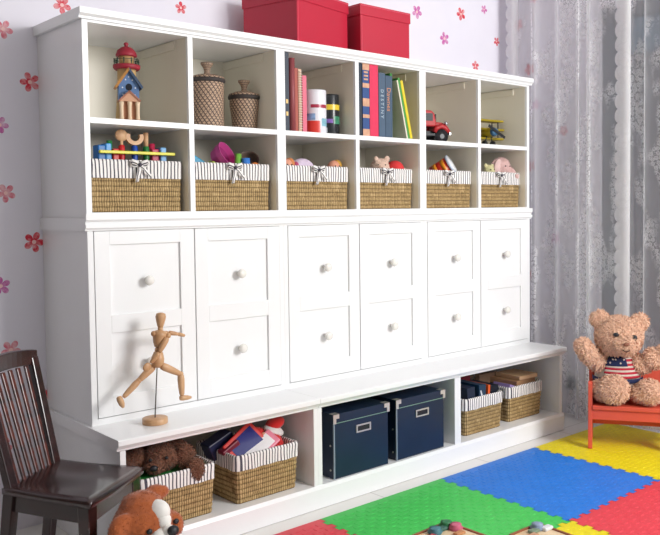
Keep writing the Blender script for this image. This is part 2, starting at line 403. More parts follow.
def make_basket(name, w, d, h, cuff, label, bow=True, taper=.94):
    e = thing(name, label, 'basket')
    P = perim(w-.012, d-.012, .012); rows = []; zc = h-cuff+.01; nr = int(zc/.0165)*4
    rh = .0165; colw = .0085
    for k in range(nr+1):
        z = zc*k/nr; ph = z/rh; band = math.floor(ph+1e-6)
        def fn(s, z=z, ph=ph, band=band): return .0040*abs(math.sin(PI*ph))*(.5+.5*math.cos(2*PI*s/colw+3*noise.noise((s*14, z*14, 3))))+.0012*noise.noise((s*40, z*60, 1))
        rows.append((z, taper+(1-taper)*z/h, fn, z))
    bm, g = loft('b', P, rows); bm.faces.new(g[0][::-1])
    obj('woven_body', bm, WEAVE, e, True)
    # fabric cuff: outside drop, over the rim, down inside, raised bottom of the lining
    P2 = perim(w-.012, d-.012, .014, .004); rr = random.Random(int(w*1e4))
    ph = rr.uniform(0, 6)
    def wav(a, off): return lambda s: off+a*math.sin(s*95+ph)+a*.7*math.sin(s*41+2*ph)
    zb = h-cuff; T = lambda z: taper+(1-taper)*z/h
    rws = [(zb, T(zb), wav(.0022, .0065), zb), (zb+cuff*.4, T(zb), wav(.0014, .0065), zb+cuff*.4), (h-.008, 1, wav(.0008, .005), h-.008), (h-.001, 1, wav(.0005, .002), h), (h, 1, wav(.0005, -.003), h+.005), (h-.008, .99, wav(.0008, -.007), h+.015), (h-.045, .985, wav(.0018, -.009), h+.05)]
    bm, g = loft('c', P2, rws); bm.faces.new(g[-1])
    obj('liner', bm, TICK, e, True)
    if bow:
        bm = N(); y = -d/2*T(h-.015)-.006; z = h-.016; uvd = []
        def strip(pts, wd):
            prev = None; uv = bm.loops.layers.uv.verify()
            for i, (p, wv) in enumerate(pts):
                p = Vector(p); a = bm.verts.new(p+Vector(wv)*wd); b = bm.verts.new(p-Vector(wv)*wd)
                if prev:
                    f = bm.faces.new((prev[0], a, b, prev[1]))
                    for l, q in zip(f.loops, ((0.004, i-1), (0.004, i), (.020, i), (.020, i-1))): l[uv].uv = (q[0], q[1]*.01)
                prev = (a, b)
        for s in (-1, 1):
            strip([((0, y, z), (0, 0, 1)), ((s*.012, y-.008, z+.006), (0, 0, 1)), ((s*.026, y-.008, z+.010), (0, 0, 1)), ((s*.031, y-.003, z+.007), (0, 0, 1)), ((s*.024, y-.002, z+.001), (0, 0, 1)), ((0, y-.001, z-.001), (0, 0, 1))], .008)
        strip([((0, y-.002, z), (1, 0, 0)), ((-.004, y-.010, z-.02), (1, 0, 0)), ((-.009, y-.008, z-.040), (1, 0, .2)), ((-.011, y-.006, z-.056), (1, 0, .3))], .006)
        strip([((0, y-.002, z), (.8, 0, .4)), ((.012, y-.011, z-.012), (.7, 0, .5)), ((.024, y-.010, z-.026), (.7, 0, .5)), ((.038, y-.007, z-.038), (.7, 0, .6))], .006)
        ell(bm, (0, y-.008, z), (.006, .005, .007), n=8, k=6)
        o = obj('bow', bm, TICK, e, True); sm = o.modifiers.new('s', 'SOLIDIFY'); sm.thickness = .0012
    return e
cellx = [t_+(U/2-1.5*t_)/2, U/2+t_/2+(U/2-1.5*t_)/2]
bask_lab = ['lined seagrass basket with bow, holding toy workbench tools with a yellow bar',
 'lined seagrass basket with bow, holding a pink bowl and coloured toys',
 'lined seagrass basket with bow, holding two dolls under the upright spiral books',
 'lined seagrass basket with bow, holding a cream plush in a red shirt',
 'lined seagrass basket with bow, holding a tipped orange drum under the red truck',
 'lined seagrass basket with bow, holding the pale pink plush elephant']
b0 = make_basket('lined_basket', .333, .27, .168, .060, bask_lab[0], taper=.975)
ubs = [b0]+[copy_tree(b0) for _ in range(5)]
for i, b in enumerate(ubs):
    b.location = (U*(i//2)+cellx[i % 2], .03+.135, 1.0625); b['label'] = bask_lab[i]; b['group'] = 'bow tied baskets in the lower cubby row'
    b.rotation_euler.z = [0, .012, -.008, .01, -.01, .006][i]
lb_lab = ['lined seagrass basket at left in the low bench, brown plush dog on top', 'lined seagrass basket full of red toys in the low bench, next to the navy box',
 'lined seagrass basket holding dark blue folders in the low bench', 'lined seagrass basket holding tan and lilac folders at the right end of the low bench']
l0 = make_basket('toy_basket', .268, .27, .165, .052, lb_lab[0], bow=False, taper=.95)
lbs = [l0]+[copy_tree(l0) for _ in range(3)]
for b, (x, y, rz), lb in zip(lbs, [(.208, -.03, 0), (.546, -.028, .02), (1.70, -.02, .0), (2.013, -.005, .0)], lb_lab):
    b.location = (x, y, .0835); b.rotation_euler.z = rz; b['label'] = lb; b['group'] = 'lined baskets in the low bench units'
for b, s in ((lbs[2], .97), (lbs[3], .97)): b.scale = (s, s, s)

# ================================================================ THINGS ON AND IN THE SHELVES
SH = 1.3555   # upper shelf surface
G = lambda n, c, r=.5, ns=30, na=.06, **k: mat(n, c, r, ns, na, **k)
# ---- lighthouse birdhouse
e = thing('lighthouse_birdhouse', 'painted wooden lighthouse birdhouse with red dome and blue gabled front', 'ornament', (.203, .125, SH), rz=-.35); e.scale = (.84, .84, .925)
obj('tower', lathe(N(), [(.048, 0), (.044, .04), (.038, .12), (.035, .195), (0, .195)], n=10), G('cream_wood', '#c9a670', .6, bump=.2), e)
obj('gallery_ring', lathe(N(), [(.030, .193), (.046, .190), (.052, .197), (.052, .207), (.045, .209), (0, .209)], n=20), G('barn_red', '#a3283a', .5), e, True)
obj('lantern_room', lathe(N(), [(.028, .209), (.028, .240), (0, .240)], n=16), G('cream_wood', '#c9a670'), e, True)
bm = N()
rl = obj('railing', tube(N(), [(.046*math.cos(a*PI/12), .046*math.sin(a*PI/12), .226) for a in range(25)], .0012, 5), G('dark_green_metal', '#23402f', .4), e)
for k in range(10):
    a = 2*PI*k/10; x, y = .046*math.cos(a), .046*math.sin(a)
    obj('baluster', lathe(N(), [(.0025, .207), (.0018, .213), (.0032, .220), (.0018, .225), (.003, .229), (0, .231)], c=(x, y, 0), n=6), G('dark_green_metal', '#23402f'), rl)
obj('dome_roof', lathe(N(), [(.040, .238), (.041, .243), (.034, .259), (.020, .270), (.008, .274), (.006, .276), (.0095, .281), (.008, .287), (0, .290)], n=20), G('barn_red', '#a3283a'), e, True)
h = obj('blue_house', prism(N(), [(-.038, .075), (.038, .075), (.038, .128), (0, .178), (-.038, .128)], -.066, -.01), G('dusty_blue', '#5e7fae', .6), e)
for k, (x, z) in enumerate([(-.022, .095), (.022, .095), (-.024, .12), (.024, .12), (0, .158), (-.012, .148), (.013, .147), (-.006, .086), (.012, .085)]):
    obj('painted_dot', lathe(N(), [(0, 0), (.0028, 0), (.0028, .0006), (0, .0006)], n=8, M=Matrix.Translation((x, -.066, z)) @ Matrix.Rotation(PI/2, 4, 'X')), G('dot_white', '#e8ecf2'), h)
obj('entry_hole', lathe(N(), [(0, 0), (.0125, 0), (.0125, .001), (0, .001)], n=16, M=Matrix.Translation((0, -.066, .122)) @ Matrix.Rotation(PI/2, 4, 'X')), G('hole_dark', '#1c222c', .9), h)
for s in (-1, 1):
    M = Matrix.Translation((0, 0, .187)) @ Matrix.Rotation(s*.92, 4, 'Y')
    x0, x1 = (0, s*.084) if s > 0 else (s*.084, 0)
    obj('roof_slab', box(N(), x0, x1, -.080, -.006, -.006, .003, M=M), G('slate_blue' if s > 0 else 'ochre_wood', '#3c4f6b' if s > 0 else '#b9813f', .6), e)
pch = obj('porch_gable', prism(N(), [(-.040, .070), (.040, .070), (0, .104)], -.088, -.03), G('peach_wood', '#d8a585', .6), e)
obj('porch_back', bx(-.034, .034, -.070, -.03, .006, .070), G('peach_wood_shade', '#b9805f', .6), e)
obj('porch_floor', bx(-.040, .040, -.088, -.03, 0, .006), G('peach_wood', '#d8a585'), e)
for x in (-.030, 0, .030): obj('porch_column', lathe(N(), [(.008, .006), (.0085, .012), (.007, .020), (.0075, .055), (.0095, .064), (.0095, .070)], c=(x, -.078, 0), n=12), G('cream_wood_pale', '#ecd2b2', .6), e, True)
for s in (-1, 1):
    M = Matrix.Translation((0, 0, .109)) @ Matrix.Rotation(s*.70, 4, 'Y'); x0, x1 = (0, s*.055) if s > 0 else (s*.055, 0)
    obj('porch_roof_slab', box(N(), x0, x1, -.092, -.03, -.006, 0, M=M), G('copper_wood', '#a8705a', .6), e)

# ---- lidded woven jars
def mat_coil():
    t = NT('patterned_coil_weave'); uv = t.n('ShaderNodeUVMap'); sp = t.n('ShaderNodeSeparateXYZ', {0: uv.outputs[0]})
    a = t.math('FRACT', t.math('ADD', t.math('MULTIPLY', sp.outputs[0], 22), t.math('MULTIPLY', sp.outputs[1], 42)))
    k1 = t.math('LESS_THAN', a, .30)
    r = t.math('ABSOLUTE', t.math('SINE', t.math('MULTIPLY', sp.outputs[1], PI/.0085)))
    b = t.math('LESS_THAN', t.math('FRACT', t.math('SUBTRACT', t.math('MULTIPLY', sp.outputs[0], 22), t.math('MULTIPLY', sp.outputs[1], 60))), .2)
    c = t.mix(t.math('MAXIMUM', k1, b), lin('#c9aa8e'), lin('#5f4d47'))
    c = t.mix(t.math('MULTIPLY', t.math('SUBTRACT', 1., r), .55), c, lin('#4a3b33'))
    t.set(t.b, 'Base Color', c); t.set(t.b, 'Roughness', .7); return t.m
COIL = mat_coil()
def coil(prof, rows=60, n=72):
    """woven coil surface from (r,z) control points"""
    bm = N(); uv = bm.loops.layers.uv.new('UVMap'); rings = []; L = [0]
    for a, b in zip(prof, prof[1:]): L.append(L[-1]+math.dist(a, b))
    ys = [L[-1]*k/rows for k in range(rows+1)]; P = []
    for y in ys:
        i = max(j for j in range(len(L)) if L[j] <= y+1e-9); i = min(i, len(prof)-2); f = (y-L[i])/(L[i+1]-L[i]) if L[i+1] > L[i] else 0
        r = prof[i][0]*(1-f)+prof[i+1][0]*f; z = prof[i][1]*(1-f)+prof[i+1][1]*f; P.append((r+.0012*abs(math.sin(PI*y/.0085)), z))
    for r, z in P: rings.append([bm.verts.new((r*math.cos(2*PI*i/n), r*math.sin(2*PI*i/n), z)) for i in range(n)])
    for q in range(rows):
        for i in range(n):
            j = (i+1) % n; f = bm.faces.new((rings[q][i], rings[q][j], rings[q+1][j], rings[q+1][i]))
            for l, (a, b) in zip(f.loops, ((i/n, ys[q]), ((i+1)/n, ys[q]), ((i+1)/n, ys[q+1]), (i/n, ys[q+1]))): l[uv].uv = (a, b)
    bm.faces.new(rings[0][::-1]); bm.faces.new(rings[-1]); return bm
RIM = G('jar_rim_dark', '#3b3432', .7, bump=.4)
def jar(x, y, R_, H, tap, lab):
    e = thing('lidded_woven_jar', lab, 'jar', (x, y, SH), group='lidded woven jars on the upper shelf')
    obj('woven_body', coil([(R_*tap, 0), (R_*(tap+.08), H*.08), (R_*(.5+.5*tap), H*.4), (R_*.97, H*.75), (R_*.96, H)]), COIL, e, True)
    obj('rim_band', lathe(N(), [(R_*.97, H-.012), (R_*1.06, H-.009), (R_*1.08, H-.003), (R_*1.06, H+.003), (0, H+.003)], n=40), RIM, e, True)
    l = obj('lid', coil([(R_*1.03, H+.003), (R_*1.0, H+.009), (R_*.6, H+.017), (.010, H+.022)], 14), COIL, e, True)
    obj('lid_knob', coil([(.011, H+.020), (.009, H+.030), (.012, H+.042), (.021, H+.055), (.022, H+.061), (.002, H+.063)], 20, 32), COIL, l, True)
jar(.525, .155, .060, .178, .86, 'taller dark and tan woven jar with flared lid knob')
jar(.682, .155, .056, .130, .72, 'shorter squat dark and tan woven jar with lid')

# ---- books
PAGES = G('page_edges', '#e6ddc6', .8)
def book(x, y, th, H, D, col, lab, base=SH, lean=0, rz=0, rough=.45, name='book', group='books on the upper shelf', marks=None, pages=True):
    e = thing(name, lab, 'book', (x, y, base), group=group, rot=(0, lean, rz)); m = G('cover_'+col.strip('#'), col, rough)
    c = .0022
    obj('cover', box(box(box(N(), 0, c, 0, D, 0, H), th-c, th, 0, D, 0, H), c, th-c, 0, c*1.2, 0, H), m, e)
    if pages: obj('pages', bx(c, th-c, c*1.2, D-.004, .003, H-.003), PAGES, e)
    return e
TXT = {}
def text(s, parent, size, M, m, name='lettering', ext=.0004):
    cu = bpy.data.curves.new('t', 'FONT'); cu.body = s; cu.size = size; cu.extrude = ext; cu.align_x = 'CENTER'; cu.align_y = 'CENTER'; cu.resolution_u = 2
    o = bpy.data.objects.new('t', cu); C.objects.link(o); dg = bpy.context.evaluated_depsgraph_get(); dg.update()
    me = bpy.data.meshes.new_from_object(o.evaluated_get(dg)); bpy.data.objects.remove(o); me.transform(M); me.materials.clear()
    return obj(name, me, m, parent)
# text lying on a -Y facing spine, reading downwards
def spineM(x, z): return Matrix.Translation((x, -.0006, z)) @ Matrix.Rotation(PI/2, 4, 'X') @ Matrix.Rotation(-PI/2, 4, 'Z')
by = .012
b = book(.7605, by, .023, .292, .16, '#2c3746', 'dark slate book at far left of the spiral notebook row')
for z in (.055, .10): obj('spine_mark', bx(.009, .018, -.0006, .0002, z, z+.015), G('gilt', '#d9b878', .4, metal=.3), b)
b = book(.786, by, .023, .268, .16, '#93464b', 'maroon padded album beside the spiral notebooks')
obj('rounded_spine', rod(N(), (.0115, .001, 0), (.0115, .001, .268), .0115), G('cover_93464b', '#93464b'), b, True)
b = book(.8115, by, .013, .234, .15, '#a8503f', 'rust red spiral notebook beside the maroon album')
b = book(.827, by, .014, .232, .15, '#d9b79a', 'tan wire bound notebook with visible spiral')
sp_ = N()
for k in range(24): tube(sp_, [(.007+.008*math.cos(a*PI/5), -.002+.006*math.sin(a*PI/5), .010+k*.0092) for a in range(11)], .0013, 5)
obj('spiral_binding', sp_, G('wire_pale', '#efe6dc', .3, metal=.4), b, True)
b = book(.846, by, .019, .210, .15, '#dd6b82', 'short pink notebook beside the white printed can')
# cell 4
b = book(1.120, by, .022, .300, .17, '#22303f', 'narrow near-black book against the shelf divider')
b = book(1.146, by, .036, .292, .17, '#2d4f8a', 'thick blue book with tan banded spine')
for z0, z1 in ((.0, .028), (.072, .086), (.118, .150), (.192, .210), (.262, .292)): obj('tan_band', bx(.0, .036, -.0012, .0004, z0, z1), G('tan_leather', '#d9a788', .5, 60, .2), b)
for z in (.222, .236, .250): obj('spine_mark', bx(.007, .029, -.0012, .0004, z, z+.007), G('tan_leather', '#d9a788'), b)
b = book(1.1845, by, .046, .288, .17, '#dd2f58', 'thick bright crimson book with plain spine')
b = book(1.2335, by, .036, .260, .17, '#4a5f76', 'slate blue book with DESTINY on its spine')
text('D E S T I N Y', b, .021, spineM(.018, .135), G('pale_print', '#b9cbd6', .5))
b = book(1.2715, by, .038, .252, .17, '#44596f', 'slate blue book with copper title on its spine')
text('Dawnes', b, .030, spineM(.017, .155), G('copper_print', '#d8926a', .4))
b = book(1.3155, by+.02, .012, .268, .15, '#3c8a3a', 'dark green book standing just behind the slate blue books')
b = book(1.392, by, .007, .245, .13, '#e6e0cc', 'thin white picture book leaning against the others', lean=-.235, group='leaning picture books')
b = book(1.4005, by, .010, .255, .13, '#4a9a44', 'thin green picture book leaning between white and yellow ones', lean=-.235, group='leaning picture books')
b = book(1.4125, by, .014, .245, .13, '#e0cc30', 'thin yellow picture book leaning outermost', lean=-.235, group='leaning picture books')
# ---- printed cans
def can(x, y, r, H, body, lab, kind):
    e = thing('printed_can', lab, 'can', (x, y, SH), group='printed cans on the upper shelf', rz=-.55)
    obj('can_body', lathe(N(), [(r*.97, 0), (r, .003), (r, H-.003), (r*.97, H), (r*.95, H-.004), (0, H-.004)], n=36), G(body[0], body[1], .25, 30, .08), e, True)
    def patch(nm, a0, a1, z0, z1, m):
        bm = N(); k = 14; R2 = r+.0007; A = [[bm.verts.new((R2*math.sin(a0+(a1-a0)*i/k), -R2*math.cos(a0+(a1-a0)*i/k), z)) for i in range(k+1)] for z in (z0, z1)]
        for i in range(k): bm.faces.new((A[0][i], A[0][i+1], A[1][i+1], A[1][i]))
        obj(nm, bm, m, e, True)
    if kind == 0:
        patch('red_print', -1.4, .35, .004, .050, G('print_red', '#e0453a', .3)); patch('blue_print', -1.1, -.1, .053, .078, G('print_blue', '#8fb4dc', .3, 60, .3))
        patch('teal_print', .5, 1.3, .030, .060, G('print_teal', '#8fc4d6', .3, 60, .3)); patch('name_band', -.5, 1.2, .100, .113, G('print_crimson', '#a8324c', .3))
    else:
        patch('yellow_band', -1.4, 1.4, .100, .121, G('print_yellow', '#e2c53a', .3)); patch('violet_print', -1.4, .2, .048, .064, G('print_violet', '#8a68b8', .3, 60, .3)); patch('green_print', .3, 1.4, .045, .075, G('print_green', '#3f8f6c', .3, 60, .3))
        patch('white_print', -1.2, -.4, .010, .030, G('print_white', '#e4e6ea', .3))
can(.962, .085, .044, .171, ('can_white', '#e9eaf0'), 'white printed can with red base beside the pink notebook', 0)
can(1.048, .100, .038, .162, ('can_black', '#23262b'), 'black printed can with yellow band beside the white can', 1)

# ---- toy truck (nose towards +x local)
e = thing('toy_truck', 'red vintage toy pickup truck with rounded cab in the upper cubby', 'toy truck', (1.652, .172, SH), rz=-.38); e.scale = (1.2, 1.25, 1.2)
RT = G('truck_red', '#b8262a', .5); BK = G('toy_black', '#1c1d22', .5); CH = G('chrome', '#c9cdd2', .2, metal=.9)
bm = N(); prism(bm, [(-.025, .062), (.040, .062), (.040, .080), (.033, .112), (.022, .123), (-.012, .125), (-.024, .116)], -.036, .036)
obj('cab', bm, RT, e, bevel=.006)
obj('hood', prism(N(), [(.036, .045), (.080, .045), (.085, .060), (.081, .074), (.070, .080), (.036, .082)], -.026, .026), RT, e, bevel=.006)
obj('bed', box(box(box(bx(-.11, -.026, -.036, .036, .042, .050), -.11, -.026, -.038, -.033, .05, .078), -.11, -.026, .033, .038, .05, .078), -.112, -.107, -.038, .038, .05, .078), RT, e)
obj('windscreen', bx(.0385, .0415, -.029, .029, .082, .110, M=Matrix.Translation((0, 0, 0))), BK, e)
for s in (-1, 1):
    obj('side_window', bx(-.012, .024, s*.0365-.001, s*.0365+.001, .084, .112), BK, e)
    f = N(); tube(f, [(.030+.0, s*.036, .042), (.040, s*.037, .058), (.058, s*.037, .064), (.076, s*.037, .058), (.088, s*.036, .042)], .010, 8); obj('front_fender', f, RT, e, True)
    f = N(); tube(f, [(-.100, s*.038, .042), (-.090, s*.039, .055), (-.072, s*.039, .060), (-.055, s*.039, .055), (-.045, s*.038, .042)], .008, 8); obj('rear_fender', f, RT, e, True)
    obj('headlight', ell(N(), (.078, s*.036, .074), (.007, .009, .009)), CH, e, True)
    for x in (.058, -.072):
        wh = obj('wheel', rod(N(), (x, s*.026, .026), (x, s*.044, .026), .026, n=24), BK, e, True); obj('hubcap', rod(N(), (x, s*.044, .026), (x, s*.046, .026), .009, n=16), G('hub_grey', '#4a4c52', .4), wh)
obj('running_board', bx(-.045, .03, -.044, .044, .028, .036), BK, e); obj('chassis', bx(-.108, .094, -.026, .026, .026, .046), BK, e)
obj('bumper', bx(.093, .099, -.036, .036, .034, .042), CH, e); obj('grille', bx(.083, .087, -.014, .014, .048, .070), CH, e)

# ---- toy triplane
e = thing('toy_biplane', 'yellow toy propeller plane with stacked wings and blue nose', 'toy plane', (2.075, .17, SH), rz=-.05); e.scale = (1.3, 1.1, 1.12)
YW = G('plane_yellow', '#a8921c', .4); BL = G('plane_blue', '#3f6c90', .4)
for z, a, b in ((.034, -.075, .085), (.074, -.062, .088), (.112, -.085, .085)):
    obj('wing', bx(a, b, -.030, .030, z, z+.009), YW, e, bevel=.003)
for x in (-.055, .062):
    for y in (-.018, .018): obj('wing_strut', rod(N(), (x, y, .04), (x, y, .115), .0028), BK, e)
obj('fuselage', tube(N(), [(0, -.062, .064), (0, -.045, .064), (0, .02, .064), (0, .11, .068)], .02, 12, rr=[.018, .021, .018, .006]), YW, e, True)
obj('nose_cowling', rod(N(), (0, -.060, .064), (0, -.074, .064), .020, .014, n=16), BL, e, True)
pr = obj('propeller', box(N(), -.050, .050, -.079, -.076, -.006, .006, M=Matrix.Translation((0,0,.064)) @ Matrix.Rotation(.5, 4, 'Y')), BK, e, bevel=.001)
obj('tail_fin', prism(N(), [(.085, .070), (.115, .070), (.115, .105), (.100, .105)], -.002, .002, ax='X'), YW, e)
obj('tailplane', bx(-.035, .035, .090, .112, .068, .072), YW, e)
for s in (-1, 1): obj('wheel', rod(N(), (s*.022-.004, -.03, .014), (s*.022+.004, -.03, .014), .0142, n=16), BK, e, True); obj('wheel_strut', rod(N(), (s*.022, -.03, .014), (s*.010, -.03, .05), .0025), BK, e)

# ---- red storage boxes on top
def mat_leather(name, col):
    t = NT(name); co = t.n('ShaderNodeTexCoord'); v = t.n('ShaderNodeTexVoronoi', {'Vector': co.outputs['Object'], 'Scale': 260.})
    n1 = t.n('ShaderNodeTexNoise', {'Vector': co.outputs['Object'], 'Scale': 6.}); c = lin(col)
    t.set(t.b, 'Base Color', t.mix(n1.outputs[0], tuple(x*.9 for x in c[:3])+(1,), c)); t.set(t.b, 'Roughness', .42); t.bump(v.outputs[0], .15, .0006); return t.m
RL = mat_leather('crimson_leatherette', '#bf1b38'); ST = G('stitching', '#e8667c', .6)
def redbox(x, y, w_, d, H, rz, lab):
    e = thing('storage_box', lab, 'box', (x, y, 1.6835), rz=rz, group='red boxes on top of the cubbies')
    obj('box_body', bx(0, w_, 0, d, 0, H-.005), RL, e, bevel=.002)
    l = obj('lid', bx(-.004, w_+.004, -.004, d+.004, H-.045, H), RL, e, bevel=.002)
    st = N(); box(st, 0, w_, -.0048, -.0038, H-.006, H-.0048); box(st, 0, w_, -.0048, -.0038, H-.042, H-.0408)
    for k in (0, 1): pass
    obj('stitch_line', bx(0, w_, -.0050, -.0038, H-.007, H-.0055), ST, l); obj('stitch_line', bx(-.0050, -.0038, 0, d, H-.007, H-.0055), ST, l)
    obj('stitch_line', bx(.006, .0075, -.0012, .0002, .004, H-.045), ST, e)
    obj('corner_seam', bx(-.0015, .004, -.0015, .004, 0, H-.045), RL, e); st.free(); return e
redbox(.823, .010, .312, .272, .205, .22, 'larger crimson lidded storage box, turned slightly, nearest the left')
redbox(1.168, .045, .276, .26, .205, 0, 'crimson lidded storage box beside the larger turned one')

# ---- contents of the bow baskets.  raised lining sits at z = 1.0625+.123
BZ = 1.0625+.123
bz = BZ+.0005
# workbench rack
e = thing('toy_workbench', 'toy tool rack with yellow bar and blue and red end blocks in basket', 'toy', (.195, .10, bz))
obj('yellow_bar', bx(-.122, .142, -.045, -.033, .064, .074), G('toy_yellow', '#e3dc3c', .4), e, bevel=.002)
for x0, x1, z1, c, mN in ((-.118, -.092, .092, '#1f6fb8', 'toy_blue'), (-.092, -.072, .098, '#55a4e6', 'toy_sky'), (.068, .094, .086, '#c42c52', 'toy_crimson'), (.100, .122, .092, '#7db9ee', 'toy_light_blue'), (-.068, -.046, .082, '#d8362f', 'toy_red')):
    obj('end_block', bx(x0, x1, -.022, .020, 0, z1), G(mN, c, .4), e, bevel=.004)
obj('round_peg', rod(N(), (-.070, 0, .02), (-.070, 0, .108), .009), G('toy_green', '#2f8a4a', .4), e, True)
obj('round_peg', rod(N(), (.078, 0, .02), (.078, 0, .104), .011), G('toy_crimson', '#c42c52', .4), e, True)
def tool(nm, x, col, cn, lab, head):
    e = thing(nm, lab, 'toy tool', (x, .082, bz), group='toy tools in the basket'); e.scale = (1, 1, .91)
    obj('handle', rod(N(), (0, 0, 0), (0, 0, .104), .011, n=14, prof=[(0, 0), (1, 0), (1, .3), (.85, .5), (1, .7), (.9, .96), (.5, 1), (0, 1)]), G(cn, col, .35), e, True)
    head(e)
TW = mat_wood('toy_wood', '#cfa078', '#e4bd94', .5, (8, 8, 3))
def hammer(e): obj('shaft', rod(N(), (0, 0, .10), (0, 0, .125), .005), TW, e); obj('paddle_head', lathe(N(), [(0, -.006), (.02, -.005), (.0215, 0), (.02, .005), (0, .006)], n=20, M=Matrix.Translation((0, 0, .138)) @ Matrix.Rotation(PI/2, 4, 'X')), TW, e, True)
def wrench(e):
    pts = [(.031*math.cos(a), .029*math.sin(a)+.134) for a in [(.14*PI)-(k/24)*1.28*PI for k in range(25)]]; inn = [(.017*math.cos(a), .017*math.sin(a)+.136) for a in [(.14*PI)-(k/24)*1.28*PI for k in range(25)]][::-1]
    obj('open_jaw', prism(N(), pts+inn, -.006, .006), TW, e)
def driver(e): obj('blade', rod(N(), (0, 0, .10), (0, 0, .152), .0075, .0085), TW, e, True)
tool('toy_hammer', .158, '#d5252b', 'toy_scarlet', 'wooden toy paddle tool with red handle', hammer)
tool('toy_wrench', .203, '#1d4fb4', 'toy_royal', 'wooden toy open wrench with blue handle', wrench)
tool('toy_screwdriver', .244, '#1d7a3a', 'toy_pine', 'wooden toy screwdriver with green handle', driver)
# toys of basket 2
def simple(name, bm, m, lab, cat, loc=(0, 0, 0), group=None, smooth=True, rz=0, bevel=0):
    o = obj(name, bm, m, None, smooth, bevel=bevel); o.location = loc; o.rotation_euler.z = rz; return tag(o, lab, cat, group)
def bowlM(bm, r, h_, M): return lathe(bm, [(0, 0), (r*.6, 0), (r*.75, h_*.12), (r*.95, h_*.6), (r, h_), (r*.95, h_), (r*.9, h_*.6), (r*.68, h_*.16), (0, h_*.12)], n=32, M=M)
simple('toy_bowl', bowlM(N(), .046, .055, Matrix.Translation((-.012, .020, .058)) @ Vector((.42, -.78, .46)).to_track_quat('Z', 'Y').to_matrix().to_4x4()), G('bowl_pink', '#dd5aa6', .35), 'bright pink plastic toy bowl tipped on its side', 'toy bowl', (.553, .115, bz), smooth=False)
ob_ = bpy.data.objects['toy_bowl']; im = G('bowl_pink_inside_shaded', '#b03a80', .5); ob_.data.materials.append(im)
for p_ in ob_.data.polygons[-64:]: p_.material_index = 1  # darker pink inside: shade of the hollow put into the colour
simple('toy_bowl', bowlM(N(), .042, .04, Matrix.Translation((0, 0, .040)) @ Vector((-.45, -.60, .45)).to_track_quat('Z', 'Y').to_matrix().to_4x4()), G('bowl_brown', '#6b5a50', .4), 'dark brown toy bowl tipped beside the orange block', 'toy bowl', (.672, .12, bz))
simple('toy_block', bx(-.03, .03, -.02, .02, 0, .03, M=Matrix.Translation((0, 0, .022)) @ Matrix.Rotation(.5, 4, 'Y')), G('toy_teal', '#2f9cc4', .4), 'blue plastic toy block at left of the pink bowl', 'toy block', (.432, .10, bz+.012), smooth=False, bevel=.005)
simple('toy_block', bx(-.035, .035, -.02, .02, 0, .018, M=Matrix.Translation((0, 0, .016)) @ Matrix.Rotation(.35, 4, 'Y')), G('toy_coral', '#e8504c', .4), 'red plastic toy block under the blue block', 'toy block', (.432, .055, bz), smooth=False, bevel=.004)
simple('toy_block', bx(-.022, .022, -.02, .02, 0, .032, M=Matrix.Translation((0, 0, .014)) @ Matrix.Rotation(.6, 4, 'Y')), G('toy_lime', '#bcd53c', .4), 'lime green toy block at left of the pink bowl', 'toy block', (.482, .07, bz), smooth=False, bevel=.005)
simple('toy_peg', rod(N(), (0, 0, 0), (.004, 0, .082), .016, .011), G('toy_leaf', '#7cc04a', .4), 'light green toy peg between pink and brown bowls', 'toy peg', (.602, .085, bz))
simple('toy_peg', rod(N(), (0, 0, 0), (-.002, 0, .066), .017, .015), G('toy_azure', '#3f86dc', .4), 'blue toy peg between pink and brown bowls', 'toy peg', (.626, .065, bz))
simple('toy_ball', ell(N(), (0, 0, .026), (.022, .016, .026)), G('toy_orange', '#ee8332', .4), 'orange toy ball in front of the brown bowl', 'toy ball', (.662, .062, bz))

# dolls of basket 3
SKIN = G('doll_skin', '#e8a488', .45); RF = G('doll_red_cloth', '#a32a3c', .7)
def doll(x, y, lab, cloth, hair, rzz):
    e = thing('doll', lab, 'doll', (x, y, bz), rz=rzz, group='dolls lying in a basket')
    obj('head', ell(ell(N(), (0, 0, .042), (.027, .026, .030)), (0, -.026, .040), (.005, .005, .005)), SKIN, e, True)
    obj('hair', ell(N(), (.020, .006, .050), (.020, .026, .026)), hair, e, True)
    for s in (-1, 1): obj('eye', ell(N(), (s*.010, -.0245, .048), (.003, .002, .003), n=8, k=6), BK, e, True)
    obj('mouth', ell(N(), (0, -.025, .030), (.006, .002, .0022), n=8, k=6), RF, e, True)
    if cloth:
        obj('dress', blobdress(), cloth, e, True)
    return e
def blobdress(): return ell(ell(N(), (.085, .012, .030), (.058, .034, .046)), (.05, .0, .03), (.03, .03, .032))
FL = mat('floral_cloth', '#e6d4ea', .8, 28, .12)
e = doll(.818, .085, 'doll in pale lilac dress lying at left of basket', FL, G('hair_rust', '#d88a54', .7), 0)
obj('pink_collar', ell(N(), (.030, -.006, .030), (.012, .028, .034), rot=(0, .4, 0)), G('collar_pink', '#cf5f8c', .7), e, True)
e = doll(1.052, .085, 'bare headed doll with red and white cloth lying at right', None, G('hair_gold', '#d3a043', .7), 0)
obj('dress', ell(ell(N(), (-.065, .0, .018), (.052, .030, .026)), (-.09, .005, .022), (.03, .03, .026)), RF, e, True)
obj('white_trim', ell(ell(N(), (-.052, -.018, .028), (.026, .016, .012), rot=(0, .3, 0)), (-.05, -.02, .02), (.02, .01, .012)), G('trim_white', '#e4d8e0', .7), e, True)

